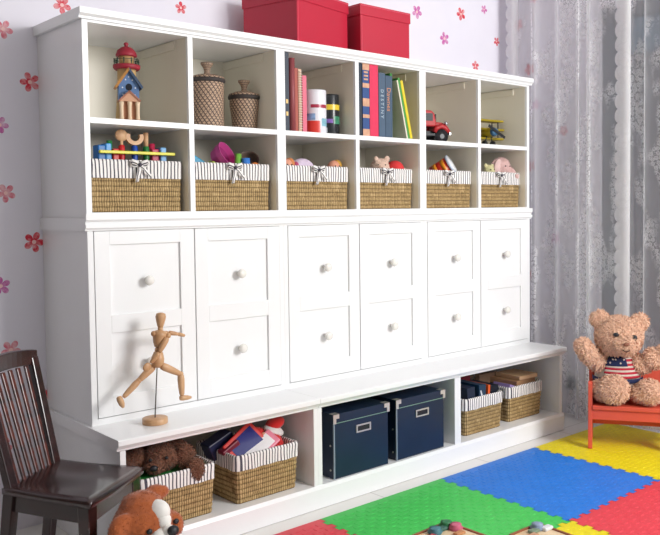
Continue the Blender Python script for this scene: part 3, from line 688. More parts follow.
# plush in basket 4
PLB = mat('plush_cream', '#e8c8b4', .95, 60, .1, sheen=.4)
e = thing('plush_pig', 'small cream plush animal in red shirt lying on the basket', 'plush toy', (1.325, .095, bz), rz=-.35)
blob('body', [((-.01, 0, .050), (.042, .040, .040)), ((.075, .02, .03), (.05, .032, .03)), ((-.035, -.022, .084), (.012, .008, .014)), ((.022, -.005, .088), (.012, .008, .014)), ((-.016, -.036, .042), (.018, .014, .014)), ((.12, .0, .015), (.02, .016, .015))], PLB, e, .004, 900, .005)
obj('shirt', ell(N(), (.066, .016, .042), (.040, .042, .040)), G('shirt_red', '#e03a3c', .8), e, True)
for s in (-1, 1): obj('eye', ell(N(), (-.016+s*.016, -.037, .060), .0028, n=8, k=6), BK, e, True)
obj('nose', ell(N(), (-.018, -.050, .045), (.006, .003, .004), n=8, k=6), G('nose_brown', '#8a5348', .6), e, True)
# drum in basket 5
e = thing('toy_drum', 'orange and red toy drum with white skin, tipped in basket', 'toy drum', (1.72, .09, bz))
Md = Matrix.Translation((-.030, .01, .045)) @ Vector((.42, -.72, .50)).to_track_quat('Z', 'Y').to_matrix().to_4x4()
obj('shell', lathe(N(), [(.040, -.035), (.041, -.035), (.041, .055), (.039, .055), (0, .055)], n=32, M=Md), G('drum_red', '#d8331f', .35), e, True)
for z in (-.02, .02): obj('orange_band', lathe(N(), [(.0415, z), (.0418, z), (.0418, z+.018), (.0415, z+.018)], n=32, M=Md), G('drum_orange', '#f09a24', .35), e, True)
obj('rim', lathe(N(), [(.041, .050), (.046, .050), (.046, .060), (.041, .061)], n=32, M=Md), G('rim_blue_white', '#c9d4e4', .3), e, True)
obj('skin', lathe(N(), [(0, .0605), (.042, .0605), (.042, .062), (0, .063)], n=32, M=Md), G('drum_skin', '#f0f1f4', .4), e, True)
# plush elephant and small yellow plush in basket 6
PLE = mat('plush_pale_pink', '#d9b3ae', .95, 60, .1, sheen=.4)
e = thing('plush_elephant', 'pale pink plush elephant resting on top of basket', 'plush toy', (2.10, .085, bz), rz=-.25); e.scale = (1.2, 1.1, 1.25)
blob('body', [((0, 0, .055), (.045, .036, .040)), ((-.035, -.012, .052), (.018, .010, .036)), ((.038, -.012, .032), (.026, .022, .026)), ((.056, -.028, .020), (.014, .014, .012)), ((.02, .03, .06), (.03, .02, .03)), ((-.01, .0, .02), (.05, .04, .02))], PLE, e, .004, 900, .005)
obj('ear', ell(N(), (-.030, -.024, .056), (.019, .007, .032), rot=(0, .25, 0)), mat('plush_ear_pink', '#e6c4c0', .95, 60, .1), e, True)
for x in (.022, .0): obj('eye', ell(N(), (x, -.036, .060), .0028, n=8, k=6), BK, e, True)
PLY = mat('plush_butter', '#e3dca8', .95, 60, .1, sheen=.4)
e = thing('plush_lamb', 'small butter yellow plush peeking out left of the pink elephant', 'plush toy', (2.00, .075, bz), rz=-.2); e.scale = (1.1, 1.1, 1.2)
blob('body', [((0, 0, .032), (.026, .026, .034)), ((-.018, 0, .060), (.008, .006, .012)), ((.018, 0, .060), (.008, .006, .012)), ((0, -.018, .034), (.014, .012, .012))], PLY, e, .0035, 500, .004)
for s in (-1, 1): obj('eye', ell(N(), (s*.010, -.0245, .046), .0024, n=8, k=6), BK, e, True)

# ================================================================ LOW BENCH CONTENTS
LZ = .0835+.1655-.045+.0005
# green and dark books under plush dog
simple('picture_book', bx(-.125, .12, -.10, .10, 0, .026), G('book_green', '#2f9a46', .4), 'green book lying flat under the brown plush dog', 'book', (.205, -.045, LZ+.022-.026+.006), smooth=False, bevel=.002)
PD = mat('plush_chocolate', '#80543f', .95, 70, .18, sheen=.3)
e = thing('plush_dog', 'chocolate brown curly plush dog flopped on a basket with hanging ear', 'plush toy', (.205, -.03, LZ+.030), rz=-.25)
blob('body', [((.0, -.05, .045), (.055, .050, .042)), ((-.03, -.085, .028), (.030, .028, .024)), ((-.09, .0, .035), (.07, .07, .036)), ((-.11, -.08, .022), (.028, .04, .024)), ((.02, .04, .045), (.08, .06, .042)),
  ((.072, -.075, .040), (.030, .024, .048), (0, -.25, 0)), ((.094, -.105, .005), (.027, .018, .040), (0, -.1, 0)), ((-.075, -.04, .05), (.02, .025, .035))], PD, e, .005, 8000, .008)
for x in (-.048, .002): obj('eye', ell(N(), (x, -.102, .055), .0055, n=10, k=6), BK, e, True)
obj('nose', ell(N(), (-.040, -.112, .030), (.013, .009, .010), n=12, k=8), BK, e, True)
# basket of red toys
e = thing('toy_phone', 'red framed toy tablet with dark blue screen sticking out of basket', 'toy', (.500, -.095, LZ+.055), rot=(.95, -.52, .1))
obj('red_frame', bx(-.068, .068, -.052, .052, -.008, .006), G('toy_red', '#d8362f'), e, bevel=.004); obj('screen', bx(-.054, .054, -.038, .038, .006, .0075), G('screen_navy', '#232a78', .2), e)
e = thing('toy_package', 'pink and white boxed toy lying against the red framed tablet', 'toy', (.545, -.118, LZ+.038), rot=(.75, -.50, .12))
obj('pink_case', bx(-.070, .070, -.030, .030, -.010, .008), G('toy_pink_case', '#e98aa0', .4), e, bevel=.004); obj('white_panel', bx(-.058, .050, -.020, .024, .008, .0095), G('panel_white', '#f6f4f6', .3), e)
simple('toy_case', bx(-.05, .05, -.03, .03, 0, .06, M=Matrix.Rotation(-.4, 4, 'Y')), G('toy_navy', '#1f2346', .4), 'dark navy toy case at the left back of the red toys', 'toy', (.455, -.01, LZ+.022), smooth=False, bevel=.004)
simple('toy_case', bx(-.035, .035, -.02, .02, 0, .05, M=Matrix.Rotation(-.5, 4, 'Y')), G('toy_wine', '#7c1c34', .4), 'wine red toy case beside the navy toy case', 'toy', (.462, -.075, LZ+.018), smooth=False, bevel=.004)
PR = mat('plush_red', '#d6201f', .9, 60, .1, sheen=.4)
e = thing('plush_figure', 'red plush figure with white band lying in the basket of toys', 'plush toy', (.625, -.045, LZ))
blob('body', [((.0, -.02, .055), (.036, .034, .036)), ((-.022, -.055, .040), (.040, .034, .034)), ((-.012, -.03, .03), (.04, .06, .03)), ((-.06, -.02, .075), (.028, .022, .022))], PR, e, .004, 1200, .005)
obj('white_band', ell(N(), (.004, -.030, .076), (.040, .034, .016), rot=(.3, .3, 0)), mat('plush_white', '#e7e3e0', .95, 60, .08, sheen=.4), e, True)
obj('red_hat', ell(N(), (.016, -.022, .098), (.038, .030, .022), rot=(0, -.25, 0)), PR, e, True)
obj('face', ell(N(), (-.052, -.050, .070), (.014, .012, .014)), SKIN, e, True)

# navy file boxes
def mat_navy():
    t = NT('navy_board'); co = t.n('ShaderNodeTexCoord'); n1 = t.n('ShaderNodeTexNoise', {'Vector': co.outputs['Object'], 'Scale': 5., 'Detail': 3.})
    t.set(t.b, 'Base Color', t.mix(n1.outputs[0], lin('#0b1b30'), lin('#102a48'))); t.set(t.b, 'Roughness', .38); n2 = t.n('ShaderNodeTexNoise', {'Vector': co.outputs['Object'], 'Scale': 300.}); t.bump(n2.outputs[0], .1, .0005); return t.m
NV = mat_navy(); SV = G('steel_fitting', '#d9d5ce', .3, metal=.6)
def filebox(x, y, w_, lab):
    d, H = .31, .238
    e = thing('file_box', lab, 'box', (x, y, .0835), group='navy file boxes in the low bench')
    obj('box_body', bx(0, w_, 0, d, 0, H-.004), NV, e, bevel=.001)
    l = obj('lid', bx(-.003, w_+.003, -.003, d+.003, H-.032, H), NV, e, bevel=.001)
    obj('lid_trim', bx(-.0036, w_+.0036, -.0042, -.0028, H-.034, H-.0315), G('trim_pale_green', '#8fb7a4', .3, metal=.5), l)
    for x0, x1, s in ((-.005, .022, 0), (w_-.022, w_+.005, 1)):
        bm = bx(x0, x1, -.0055, -.003, H-.016, H+.0015); box(bm, *( (-.005, .008) if s == 0 else (w_-.008, w_+.005)), -.0055, -.003, H-.034, H-.016); box(bm, x0, x1, -.0055, .020, H, H+.0015)
        obj('metal_corner', bm, SV, l)
    hx, hz = w_*.53, H-.072
    bm = N(); a, b = .036, .0145
    for r in ((-a, a, b-.005, b), (-a, a, -b, -b+.005), (-a, -a+.006, -b+.005, b-.005), (a-.006, a, -b+.005, b-.005)): box(bm, hx+r[0], hx+r[1], -.0035, 0, hz+r[2], hz+r[3])
    lh = obj('label_holder', bm, SV, e); obj('label_slot', bx(hx-a+.006, hx+a-.006, -.0012, .0, hz-b+.005, hz+b-.005), BK, lh)
    for z in (.03, .12): obj('rivet', rod(N(), (-.0015, .02, z), (.001, .02, z), .004), SV, e)
    for yy in (.0,): obj('corner_strip', bx(-.0012, .004, -.0012, .004, 0, H-.034), G('edge_strip', '#8b98a6', .35), e)
filebox(.817, -.183, .268, 'navy file box with metal corners standing next to the red toys basket')
filebox(1.133, -.180, .268, 'navy file box with metal corners, right of its twin')

# folders in the right hand baskets
FZ = .0835+.160-.045
def folder(x, y, w_, d, H, col, cn, lab, lean=0, rz=0, z=None, detail=None, grp='folders in the low bench'):
    o = obj('folder', bx(-w_/2, w_/2, -d/2, d/2, 0, H), G(cn, col, .45), None, bevel=.002); o.location = (x, y, FZ+.003 if z is None else z); o.rotation_euler = (lean*.0, lean, rz); tag(o, lab, 'folder', grp); return o
folder(1.628, -.055, .05, .16, .085, '#1a2c42', 'folder_ink', 'dark ink blue binder at left of the folder basket', -.05)
folder(1.692, -.06, .045, .16, .088, '#20405a', 'folder_petrol', 'petrol blue binder with pale label, centre of the folder basket', .04)
o = bpy.data.objects[-1] if False else None
e_ = folder(1.738, -.068, .014, .14, .080, '#e8622c', 'folder_orange', 'bright orange folder between dark binders', .06)
folder(1.790, -.05, .055, .15, .070, '#141d2b', 'folder_black', 'near black binder right of the orange folder', .08)
folder(1.775, .055, .09, .03, .085, '#8a2338', 'folder_burgundy', 'burgundy folder behind the dark binders', 0)
simple('paper_label', bx(-.004, .004, -.0010, 0, 0, .040, M=Matrix.Rotation(-.35, 4, 'Y')), G('label_white', '#dfe3e6', .5), 'small white paper slip on the petrol blue binder', 'label', (1.694, -.1405, FZ+.030), smooth=False)
folder(1.925, -.065, .045, .10, .046, '#a58fc8', 'folder_lilac', 'lilac folder at left of the tan folders', .35)
folder(1.955, .06, .13, .03, .075, '#8b6f5c', 'folder_taupe', 'taupe folder behind lilac folder', 0)
folder(2.045, -.02, .15, .17, .024, '#b38a66', 'folder_kraft', 'kraft brown folder lying on right basket', 0, .05, z=FZ+.034)
folder(2.065, -.035, .13, .15, .018, '#d9b48c', 'folder_sand', 'sand coloured folder, topmost on right basket', 0, -.04, z=FZ+.0590)
folder(2.05, .01, .16, .17, .030, '#77604f', 'folder_umber', 'umber folder beneath the kraft folder', 0, 0, z=FZ+.0025)

# ================================================================ MANNEQUIN
e = thing('wooden_mannequin', 'jointed wooden artist mannequin posed running on a round stand', 'figurine', (.161, -.1, .3985))
o3 = Vector((.161, -.1, .3985))
def W(x, z, dy=0): return Vector((x, -.1+dy, z))-o3
LIMB = [(.0, 0), (.55, .01), (.9, .08), (1, .25), (.9, .6), (.72, .9), (.5, .99), (0, 1)]
def limb(nm, a, b, r, par=e): return obj(nm, rod(N(), a, b, r, n=14, prof=LIMB), BEECH, par, True)
obj('stand_base', lathe(N(), [(.038, 0), (.039, .001), (.039, .0165), (.037, .018), (0, .018)], n=40), BEECH, e, True)
obj('stand_rod', rod(N(), (0, 0, .017), W(.172, .578), .0018), G('rod_steel', '#5a5650', .3, metal=.8), e)
obj('head', rod(N(), W(.186, .697), W(.189, .745), .0165, n=18, prof=[(0, 0), (.45, .01), (.62, .15), (.85, .45), (1, .72), (.85, .93), (.4, .995), (0, 1)]), BEECH, e, True)
obj('neck', rod(N(), W(.186, .684), W(.186, .700), .008), BEECH, e, True)
obj('chest', rod(N(), W(.178, .636), W(.186, .690), .023, n=18, prof=[(0, 0), (.55, .02), (.75, .25), (1, .7), (.95, .88), (.5, .99), (0, 1)]), BEECH, e, True)
obj('waist', ell(N(), W(.178, .628), .012), BEECH, e, True)
obj('pelvis', rod(N(), W(.171, .572), W(.178, .626), .0205, n=18, prof=[(0, 0), (.6, .03), (1, .3), (.98, .55), (.7, .9), (.4, 1), (0, 1)]), BEECH, e, True)
for a in (W(.163, .681, .0), W(.204, .672, -.016)): obj('shoulder_joint', ell(N(), a, .009), BEECH, e, True)
limb('upper_arm', W(.166, .680, .014), W(.222, .676, .016), .0085); limb('forearm', W(.222, .676, .016), W(.256, .668, .014), .0075)
h = limb('hand', W(.254, .669, .014), W(.279, .660, .014), .0065)
limb('upper_arm', W(.197, .668, -.022), W(.168, .624, -.024), .010); limb('forearm', W(.168, .624, -.024), W(.140, .594, -.020), .0085)
obj('hand', ell(N(), W(.128, .583, -.020), (.013, .006, .015), rot=(0, .8, 0)), BEECH, e, True)
limb('thigh', W(.180, .580, -.008), W(.247, .543, -.012), .0125); obj('knee_joint', ell(N(), W(.247, .543, -.012), .009), BEECH, e, True)
limb('calf', W(.247, .543, -.012), W(.251, .472, -.010), .0115)
obj('foot', rod(N(), W(.242, .466, -.010), W(.284, .462, -.012), .009, n=14, prof=[(0, 0), (.8, .05), (1, .25), (.8, .7), (.4, .98), (0, 1)]), BEECH, e, True)
limb('thigh', W(.167, .578, .010), W(.115, .538, .012), .0125); obj('knee_joint', ell(N(), W(.115, .538, .012), .009), BEECH, e, True)
limb('calf', W(.115, .538, .012), W(.063, .494, .012), .0105)
obj('foot', rod(N(), W(.047, .500, .010), W(.061, .463, .008), .010, n=14, prof=[(0, 0), (.8, .05), (1, .3), (.9, .7), (.4, .98), (0, 1)]), BEECH, e, True)

# ================================================================ CHAIR
DK = mat_wood('espresso_wood', '#1b1012', '#3a1f1e', .22, (3, 3, 14), coat=.4)
DKR = mat_wood('espresso_wood_reddish', '#2c1314', '#6b3226', .28, (3, 3, 14), coat=.3)
c0 = Vector((-.170, -.430, 0))    # mid front edge will be derived from local frame
e = thing('childs_chair', 'small espresso brown wooden child chair with slatted back', 'chair', (-.160, -.250, 0), rz=.476)
# local: -y front; seat trapezoid
FLp, FRp, BRp, BLp = (-.152, -.170), (.148, -.125), (.132, .168), (-.128, .150)
FLp, FRp, BRp, BLp = (-.143, -.168), (.146, -.120), (.129, .172), (-.126, .132)
def seatgrid():
    bm = N(); nu, nv = 24, 24; top = []; bot = []
    for j in range(nv+1):
        v = j/nv; rt = []; rb = []
        for i in range(nu+1):
            u = i/nu; x = (FLp[0]*(1-u)+FRp[0]*u)*(1-v)+(BLp[0]*(1-u)+BRp[0]*u)*v; y = (FLp[1]*(1-u)+FRp[1]*u)*(1-v)+(BLp[1]*(1-u)+BRp[1]*u)*v
            y -= .009*(1-(2*u-1)**2)*(1-v)       # bowed front
            sd = .009*math.exp(-((u-.27)/.2)**2-((v-.62)/.3)**2)+.009*math.exp(-((u-.73)/.2)**2-((v-.62)/.3)**2)+.004*math.exp(-((u-.5)/.4)**2-((v-.5)/.3)**2)
            ed = min(u, 1-u, v, 1-v); rnd = .006*max(0, 1-ed/.035)**2
            rt.append(bm.verts.new((x, y, .337-sd-rnd))); rb.append(bm.verts.new((x, y, .315)))
        top.append(rt); bot.append(rb)
    for j in range(nv):
        for i in range(nu):
            bm.faces.new((top[j][i], top[j][i+1], top[j+1][i+1], top[j+1][i])); bm.faces.new((bot[j][i], bot[j+1][i], bot[j+1][i+1], bot[j][i+1]))
    for i in range(nu):
        bm.faces.new((top[0][i], bot[0][i], bot[0][i+1], top[0][i+1])); bm.faces.new((top[nv][i], top[nv][i+1], bot[nv][i+1], bot[nv][i]))
        bm.faces.new((top[i][0], top[i+1][0], bot[i+1][0], bot[i][0])); bm.faces.new((top[i][nu], bot[i][nu], bot[i+1][nu], top[i+1][nu]))
    return bm
obj('seat', seatgrid(), DK, e, True)
def bar(p0, p1, w0, d0, w1=None, d1=None, bm=None):   # tapered square bar
    bm = bm or N(); w1 = w1 or w0; d1 = d1 or d0; A = []
    for p, a, b in ((p0, w0, d0), (p1, w1, d1)):
        A.append([bm.verts.new((p[0]+sx*a/2, p[1]+sy*b/2, p[2])) for sx, sy in ((-1, -1), (1, -1), (1, 1), (-1, 1))])
    bm.faces.new(A[0]); bm.faces.new(A[1])
    for i in range(4): bm.faces.new((A[0][i], A[0][(i+1) % 4], A[1][(i+1) % 4], A[1][i]))
    return bm
for (x, y) in ((FLp[0]+.022, FLp[1]+.026), (FRp[0]-.022, FRp[1]+.026)): obj('leg', bar((x, y, 0), (x, y, .316), .026, .026, .036, .036), DK, e, bevel=.003)
st = []
for x, y, s in ((BLp[0]+.016, BLp[1]-.018, -1), (BRp[0]-.030, BRp[1]-.016, 1)):
    obj('leg', bar((x, y+.045, 0), (x, y, .318), .026, .028, .030, .034), DK, e, bevel=.003)
    top = (x+s*.010, y+.080, .640); obj('back_post', bar((x, y-.002, .318), top, .028, .026, .026, .022), DK, e, bevel=.003); st.append(((x, y, .335), top))
(aL, tL), (aR, tR) = st
bm = N(); n = 12; rings = []
for i in range(n+1):
    u = i/n; x = (tL[0]-.010)*(1-u)+(tR[0]+.010)*u; y = tL[1]*(1-u)+tR[1]*u+.014*(1-(2*u-1)**2); z = .640+.010*(1-(2*u-1)**2)
    rings.append([bm.verts.new((x, y+dy, z+dz)) for dy, dz in ((-.011, -.028), (.011, -.028), (.011, .018), (-.011, .018))])
for a, b in zip(rings, rings[1:]):
    for i in range(4): bm.faces.new((a[i], a[(i+1) % 4], b[(i+1) % 4], b[i]))
bm.faces.new(rings[0]); bm.faces.new(rings[-1]); obj('top_rail', bm, DK, e, bevel=.003)
for k in range(6):
    u = (k+.9)/6.8; p = Vector(aL).lerp(Vector(aR), u); q = Vector(tL).lerp(Vector(tR), u); p.z = .325; p.y -= .002; q.z = .617; q.y += .012*(1-(2*u-1)**2)-.003
    obj('back_slat', bar(p, q, .0105, .009, .013, .009), DKR, e, bevel=.002)
def rail(p, q, nm='apron'):
    d = Vector(q)-Vector(p); L = d.length; M = Matrix.Translation(Vector(p)) @ Matrix.Rotation(math.atan2(d.y, d.x), 4, 'Z'); obj(nm, bx(0, L, -.008, .008, -.048, 0, M=M), DK, e, bevel=.001)
pf = [(FLp[0]+.022, FLp[1]+.022, .3155), (FRp[0]-.022, FRp[1]+.022, .3155), (BRp[0]-.018, BRp[1]-.022, .3155), (BLp[0]+.018, BLp[1]-.022, .3155)]
for i in range(4): rail(pf[i], pf[(i+1) % 4])

# ================================================================ PLUSH ST BERNARD (foreground)
OR = mat('plush_ginger', '#ad5a2b', .95, 40, .12, sheen=.4); WHT = mat('plush_snow', '#efece6', .95, 60, .05, sheen=.4)
e = thing('plush_puppy', 'ginger plush puppy with white blaze sitting beside the chair', 'plush toy', (-.092, -.515, .0), rz=.0); e.scale = (.90, .90, .965)
blob('body', [((0, 0, .270), (.088, .080, .070)), ((0, .01, .315), (.062, .058, .040)), ((.0, .03, .15), (.085, .080, .12)), ((-.082, -.030, .285), (.034, .022, .040), (0, .7, 0)), ((.062, .028, .338), (.036, .020, .020), (0, .2, 0)),
  ((-.06, -.07, .05), (.045, .07, .045)), ((.06, -.07, .05), (.045, .07, .045)), ((0, .02, .06), (.10, .09, .06)), ((.078, -.02, .255), (.035, .04, .035))], OR, e, .005, 8000, .0045)
obj('brow_blaze', ell(ell(N(), (.024, -.026, .300), (.034, .056, .036), rot=(-.3, 0, .2)), (.030, -.060, .286), (.024, .026, .024)), WHT, e, True, label='white blaze')
obj('muzzle', ell(ell(N(), (.018, -.082, .248), (.040, .030, .028)), (.030, -.092, .262), (.022, .022, .022)), WHT, e, True, label='white muzzle')
obj('nose', ell(N(), (.034, -.112, .272), (.017, .012, .014), rot=(-.3, 0, 0)), BK, e, True)
for x, y in ((-.020, -.078), (.072, -.060)): obj('eye', ell(N(), (x, y, .274), (.0085, .0065, .0075)), BK, e, True)

# ================================================================ BENCH AND BEAR
BR = mat('bench_coral_paint', '#e05c46', .4, 8, .05, coat=.1)
e = thing('toddler_bench', 'coral red toddler bench standing on the yellow mat', 'bench', (2.0, -.475, 0.0140), rz=-1.012)
LB = .36
for x in (0, LB-.018):
    obj('side_panel', prism(N(), [(.0, 0), (.030, 0), (.055, .06), (.15, .06), (.180, 0), (.212, 0), (.205, .20), (.205, .40), (.185, .40), (.165, .25), (.02, .292), (.003, .285)], x, x+.018, ax='X'), BR, e, bevel=.002)
obj('seat', bx(.018, LB-.018, -.004, .195, .172, .190), BR, e, bevel=.003)
obj('front_apron', bx(.018, LB-.018, .006, .020, .128, .172), BR, e, bevel=.001)
obj('back_apron', bx(.018, LB-.018, .165, .180, .070, .172), BR, e, bevel=.001)
pts = [(.018, .19), (LB-.018, .19)]+[(LB-.018-(LB-.036)*k/16, .31+.09*math.sin(PI*k/16)) for k in range(17)]
Mb = Matrix.Translation((0, .183, 0)) @ Matrix.Rotation(-.10, 4, 'X')
obj('backrest', prism(N(), [(a, b-.19+.0) for a, b in pts], 0, .014, M=Matrix.Translation((0, .170, .19)) @ Matrix.Rotation(-.10, 4, 'X')), BR, e, bevel=.002)
# teddy
TD = mat('teddy_fur', '#f0c4a6', .95, 60, .1, sheen=.5)
bl = Vector((2.0, -.475, .0125)); cr, sr = math.cos(-1.012), math.sin(-1.012)
def bench_pt(x, y): return (2.0+cr*x-sr*y, -.475+sr*x+cr*y)
bxy = bench_pt(.125, .095)
e = thing('teddy_bear', 'large tan teddy bear in a striped flag sweater sitting on the bench', 'teddy bear', (bxy[0], bxy[1], .205), rz=-.98)
blob('body', [((0, .03, .085), (.078, .066, .095)), ((.004, .005, .285), (.102, .088, .092)), ((.028, -.072, .262), (.050, .038, .040)),      # torso, head, muzzle
  ((-.078, .01, .362), (.042, .026, .040)), ((.092, .01, .352), (.038, .026, .038)),      # ears
  ((-.085, -.01, .175), (.046, .040, .044)), ((-.125, -.03, .212), (.042, .038, .056), (0, -.6, 0)), ((-.150, -.04, .245), (.036, .034, .040)),
  ((.098, -.01, .170), (.048, .040, .042)), ((.150, -.03, .200), (.050, .038, .044), (0, .6, 0)), ((.190, -.035, .228), (.036, .034, .036)),
  ((-.052, -.040, .060), (.062, .066, .052)), ((-.020, -.078, .068), (.066, .050, .063)), ((.096, -.035, .052), (.050, .066, .044)), ((.128, -.070, .062), (.052, .042, .056))], TD, e, .007, 16000, .012, smooth=6)
NVY = mat('knit_navy', '#1f2a52', .9, 90, .1, bump=.4); KRD = mat('knit_red', '#b8283c', .9, 90, .1, bump=.4); KWH = mat('knit_oat', '#d8c8bc', .9, 90, .1, bump=.4)
def belt(z0, z1, a0, a1, rx, ry, grow=.0, k=20):
    bm = N(); R_ = []
    for z in (z0, (z0+z1)/2, z1):
        f = math.sqrt(max(.05, 1-((z-.095)/.135)**2)); f = f+grow
        R_.append([bm.verts.new((rx*f*math.sin(a0+(a1-a0)*i/k), .026-ry*f*math.cos(a0+(a1-a0)*i/k), z)) for i in range(k+1)])
    for A, B in zip(R_, R_[1:]):
        for i in range(k): bm.faces.new((A[i], A[i+1], B[i+1], B[i]))
    return bm
sw = obj('sweater', belt(.075, .222, -2.6, 2.6, .100, .094, .04, 40), KWH, e, True); sm = sw.modifiers.new('s', 'SOLIDIFY'); sm.thickness = .006
def knit(nm, z0, z1, a0, a1, m, g=.04): o = obj(nm, belt(z0+.022, z1+.022, a0, a1, .102, .097, g+.03), m, sw, True); q = o.modifiers.new('s', 'SOLIDIFY'); q.thickness = .003
knit('navy_hem', .072, .090, -1.6, 1.6, NVY)
for k in range(5): knit('red_stripe', .094+k*.0175, .103+k*.0175, (-.62 if k < 3 else .42), 1.02, KRD)
for k in range(5): knit('pale_stripe', .103+k*.0175, .1115+k*.0175, (-.62 if k < 3 else .42), 1.02, KWH, .038)
knit('navy_field', .145, .184, -.62, .42, NVY, .05)
for x, z in ((-.4, .158), (-.15, .172), (.1, .158), (.3, .172), (-.3, .172)):
    f = math.sqrt(1-((z+.022-.095)/.135)**2)+.095
    obj('star', prism(N(), [((.0055 if k % 2 == 0 else .0025)*math.sin(PI*k/5), (.0055 if k % 2 == 0 else .0025)*math.cos(PI*k/5)) for k in range(10)], -.001, .001, M=Matrix.Translation((.102*f*math.sin(x), .026-.097*f*math.cos(x), z+.022)) @ Matrix.Rotation(x, 4, 'Z')), KWH, sw)
obj('eye', ell(N(), (-.012, -.084, .308), (.012, .008, .009)), BK, e, True); obj('eye', ell(N(), (.064, -.072, .294), (.013, .010, .013)), BK, e, True)
obj('nose', ell(N(), (.030, -.112, .272), (.013, .007, .009)), G('nose_sienna', '#8e5a44', .6), e, True)
obj('mouth', tube(N(), [(.016, -.108, .246), (.030, -.113, .240), (.044, -.108, .246)], .003, 6), G('mouth_dark', '#4a2c26', .7), e, True)

# ================================================================ FOAM MATS
def mat_foam(name, col):
    t = NT(name); co = t.n('ShaderNodeTexCoord'); sp = t.n('ShaderNodeSeparateXYZ', {0: co.outputs['Object']})
    x, y = sp.outputs[0], sp.outputs[1]; s = .030
    gx = t.math('FLOOR', t.math('DIVIDE', x, s)); gy = t.math('FLOOR', t.math('DIVIDE', y, s))
    par = t.math('ABSOLUTE', t.math('MODULO', t.math('ADD', gx, gy), 2.))
    fx = t.math('ABSOLUTE', t.math('SUBTRACT', t.math('FRACT', t.math('DIVIDE', x, s)), .5)); fy = t.math('ABSOLUTE', t.math('SUBTRACT', t.math('FRACT', t.math('DIVIDE', y, s)), .5))
    # lozenge ribs alternating along x and along y
    a = t.math('LESS_THAN', t.math('ADD', fx, t.math('MULTIPLY', fy, 3.2)), .46); b = t.math('LESS_THAN', t.math('ADD', fy, t.math('MULTIPLY', fx, 3.2)), .46)
    h_ = t.math('ADD', t.math('MULTIPLY', a, par), t.math('MULTIPLY', b, t.math('SUBTRACT', 1., par)))
    n1 = t.n('ShaderNodeTexNoise', {'Vector': co.outputs['Object'], 'Scale': 14., 'Detail': 3.}); c = lin(col)
    t.set(t.b, 'Base Color', t.mix(n1.outputs[0], tuple(q*.88 for q in c[:3])+(1,), tuple(min(1, q*1.06) for q in c[:3])+(1,)))
    t.set(t.b, 'Roughness', .42); t.set(t.b, 'Specular IOR Level', .5); return t.m
TS = .598
def jig(a, b, sign, nseg=20):
    """points of a jigsaw edge from a to b, tabs bulging to the left of the travel direction when sign>0"""
    a, b = Vector(a), Vector(b); d = b-a; nrm = Vector((-d.y, d.x)).normalized(); pts = []; A = .0075
    for k in range(nseg):
        s0 = k/nseg; off = A*sign*(1 if k % 2 == 0 else -1); w_ = 1/nseg
        for f, o_ in ((.06, 0), (-.06+.06, off), (1.0, off), (.94, 0)):
            pts.append(a+d*(s0+f*w_)+nrm*(o_))
    return pts
def ribs(bm, x0, y0):
    s = .026; n = int((TS-.03)/s); m0 = (TS-n*s)/2
    for i in range(n):
        for j in range(n):
            cx, cy = x0+m0+s*(i+.5), y0+m0+s*(j+.5); a, b = (.0125, .0042) if (i+j) % 2 else (.0042, .0125)
            q = [bm.verts.new((cx+dx, cy+dy, .01245)) for dx, dy in ((-a, 0), (0, -b), (a, 0), (0, b))]
            p = [bm.verts.new((cx+dx*.55, cy+dy*.55, .0139)) for dx, dy in ((-a, 0), (0, -b), (a, 0), (0, b))]
            bm.faces.new(p)
            for k in range(4): bm.faces.new((q[k], q[(k+1) % 4], p[(k+1) % 4], p[k]))
def mat_tile_mesh(x0, y0, edges):
    """edges: dict side->True when jigsaw (S,E,N,W), tabs follow a global parity so neighbours interlock"""
    def ed_next(e_, i): return not e_.get('SENW'[i]) and e_.get('SENW'[(i+1) % 4])
    c = [(x0, y0), (x0+TS, y0), (x0+TS, y0+TS), (x0, y0+TS)]; pts = []
    for i, sd in enumerate('SENW'):
        a, b = c[i], c[(i+1) % 4]
        if edges.get(sd):
            if sd in 'SE': pts += jig(a, b, 1)
            else: pts += [p for p in jig(b, a, 1)][::-1]
        else: pts.append(Vector(a))
        if ed_next(edges, i): pts.append(Vector(b))
    g = .0006; cx, cy = x0+TS/2, y0+TS/2
    bm = N(); q = [Vector((cx+(p.x-cx)*(1-g), cy+(p.y-cy)*(1-g))) for p in pts]; h = TS/2-.012
    def ins(p): return Vector((min(max(p.x, cx-h), cx+h), min(max(p.y, cy-h), cy+h)))
    T = [bm.verts.new((p.x, p.y, .0125)) for p in q]; B = [bm.verts.new((p.x, p.y, .0005)) for p in q]; I = [bm.verts.new((*ins(p), .0125)) for p in q]
    n = len(q)
    for k in range(n):
        m_ = (k+1) % n; bm.faces.new((B[k], B[m_], T[m_], T[k]))
        bm.faces.new((T[k], T[m_], I[m_], I[k]))
    bm.faces.new([bm.verts.new((cx+a*h, cy+b*h, .0125)) for a, b in ((-1, -1), (1, -1), (1, 1), (-1, 1))])
    bmesh.ops.remove_doubles(bm, verts=I, dist=1e-6)
    ribs(bm, x0, y0); return bm
MX, MY = .652, -.298
cols = {'red': mat_foam('foam_red', '#ea4755'), 'green': mat_foam('foam_green', '#45cf5a'), 'blue': mat_foam('foam_blue', '#1f80e6'), 'yellow': mat_foam('foam_yellow', '#f2e01c')}
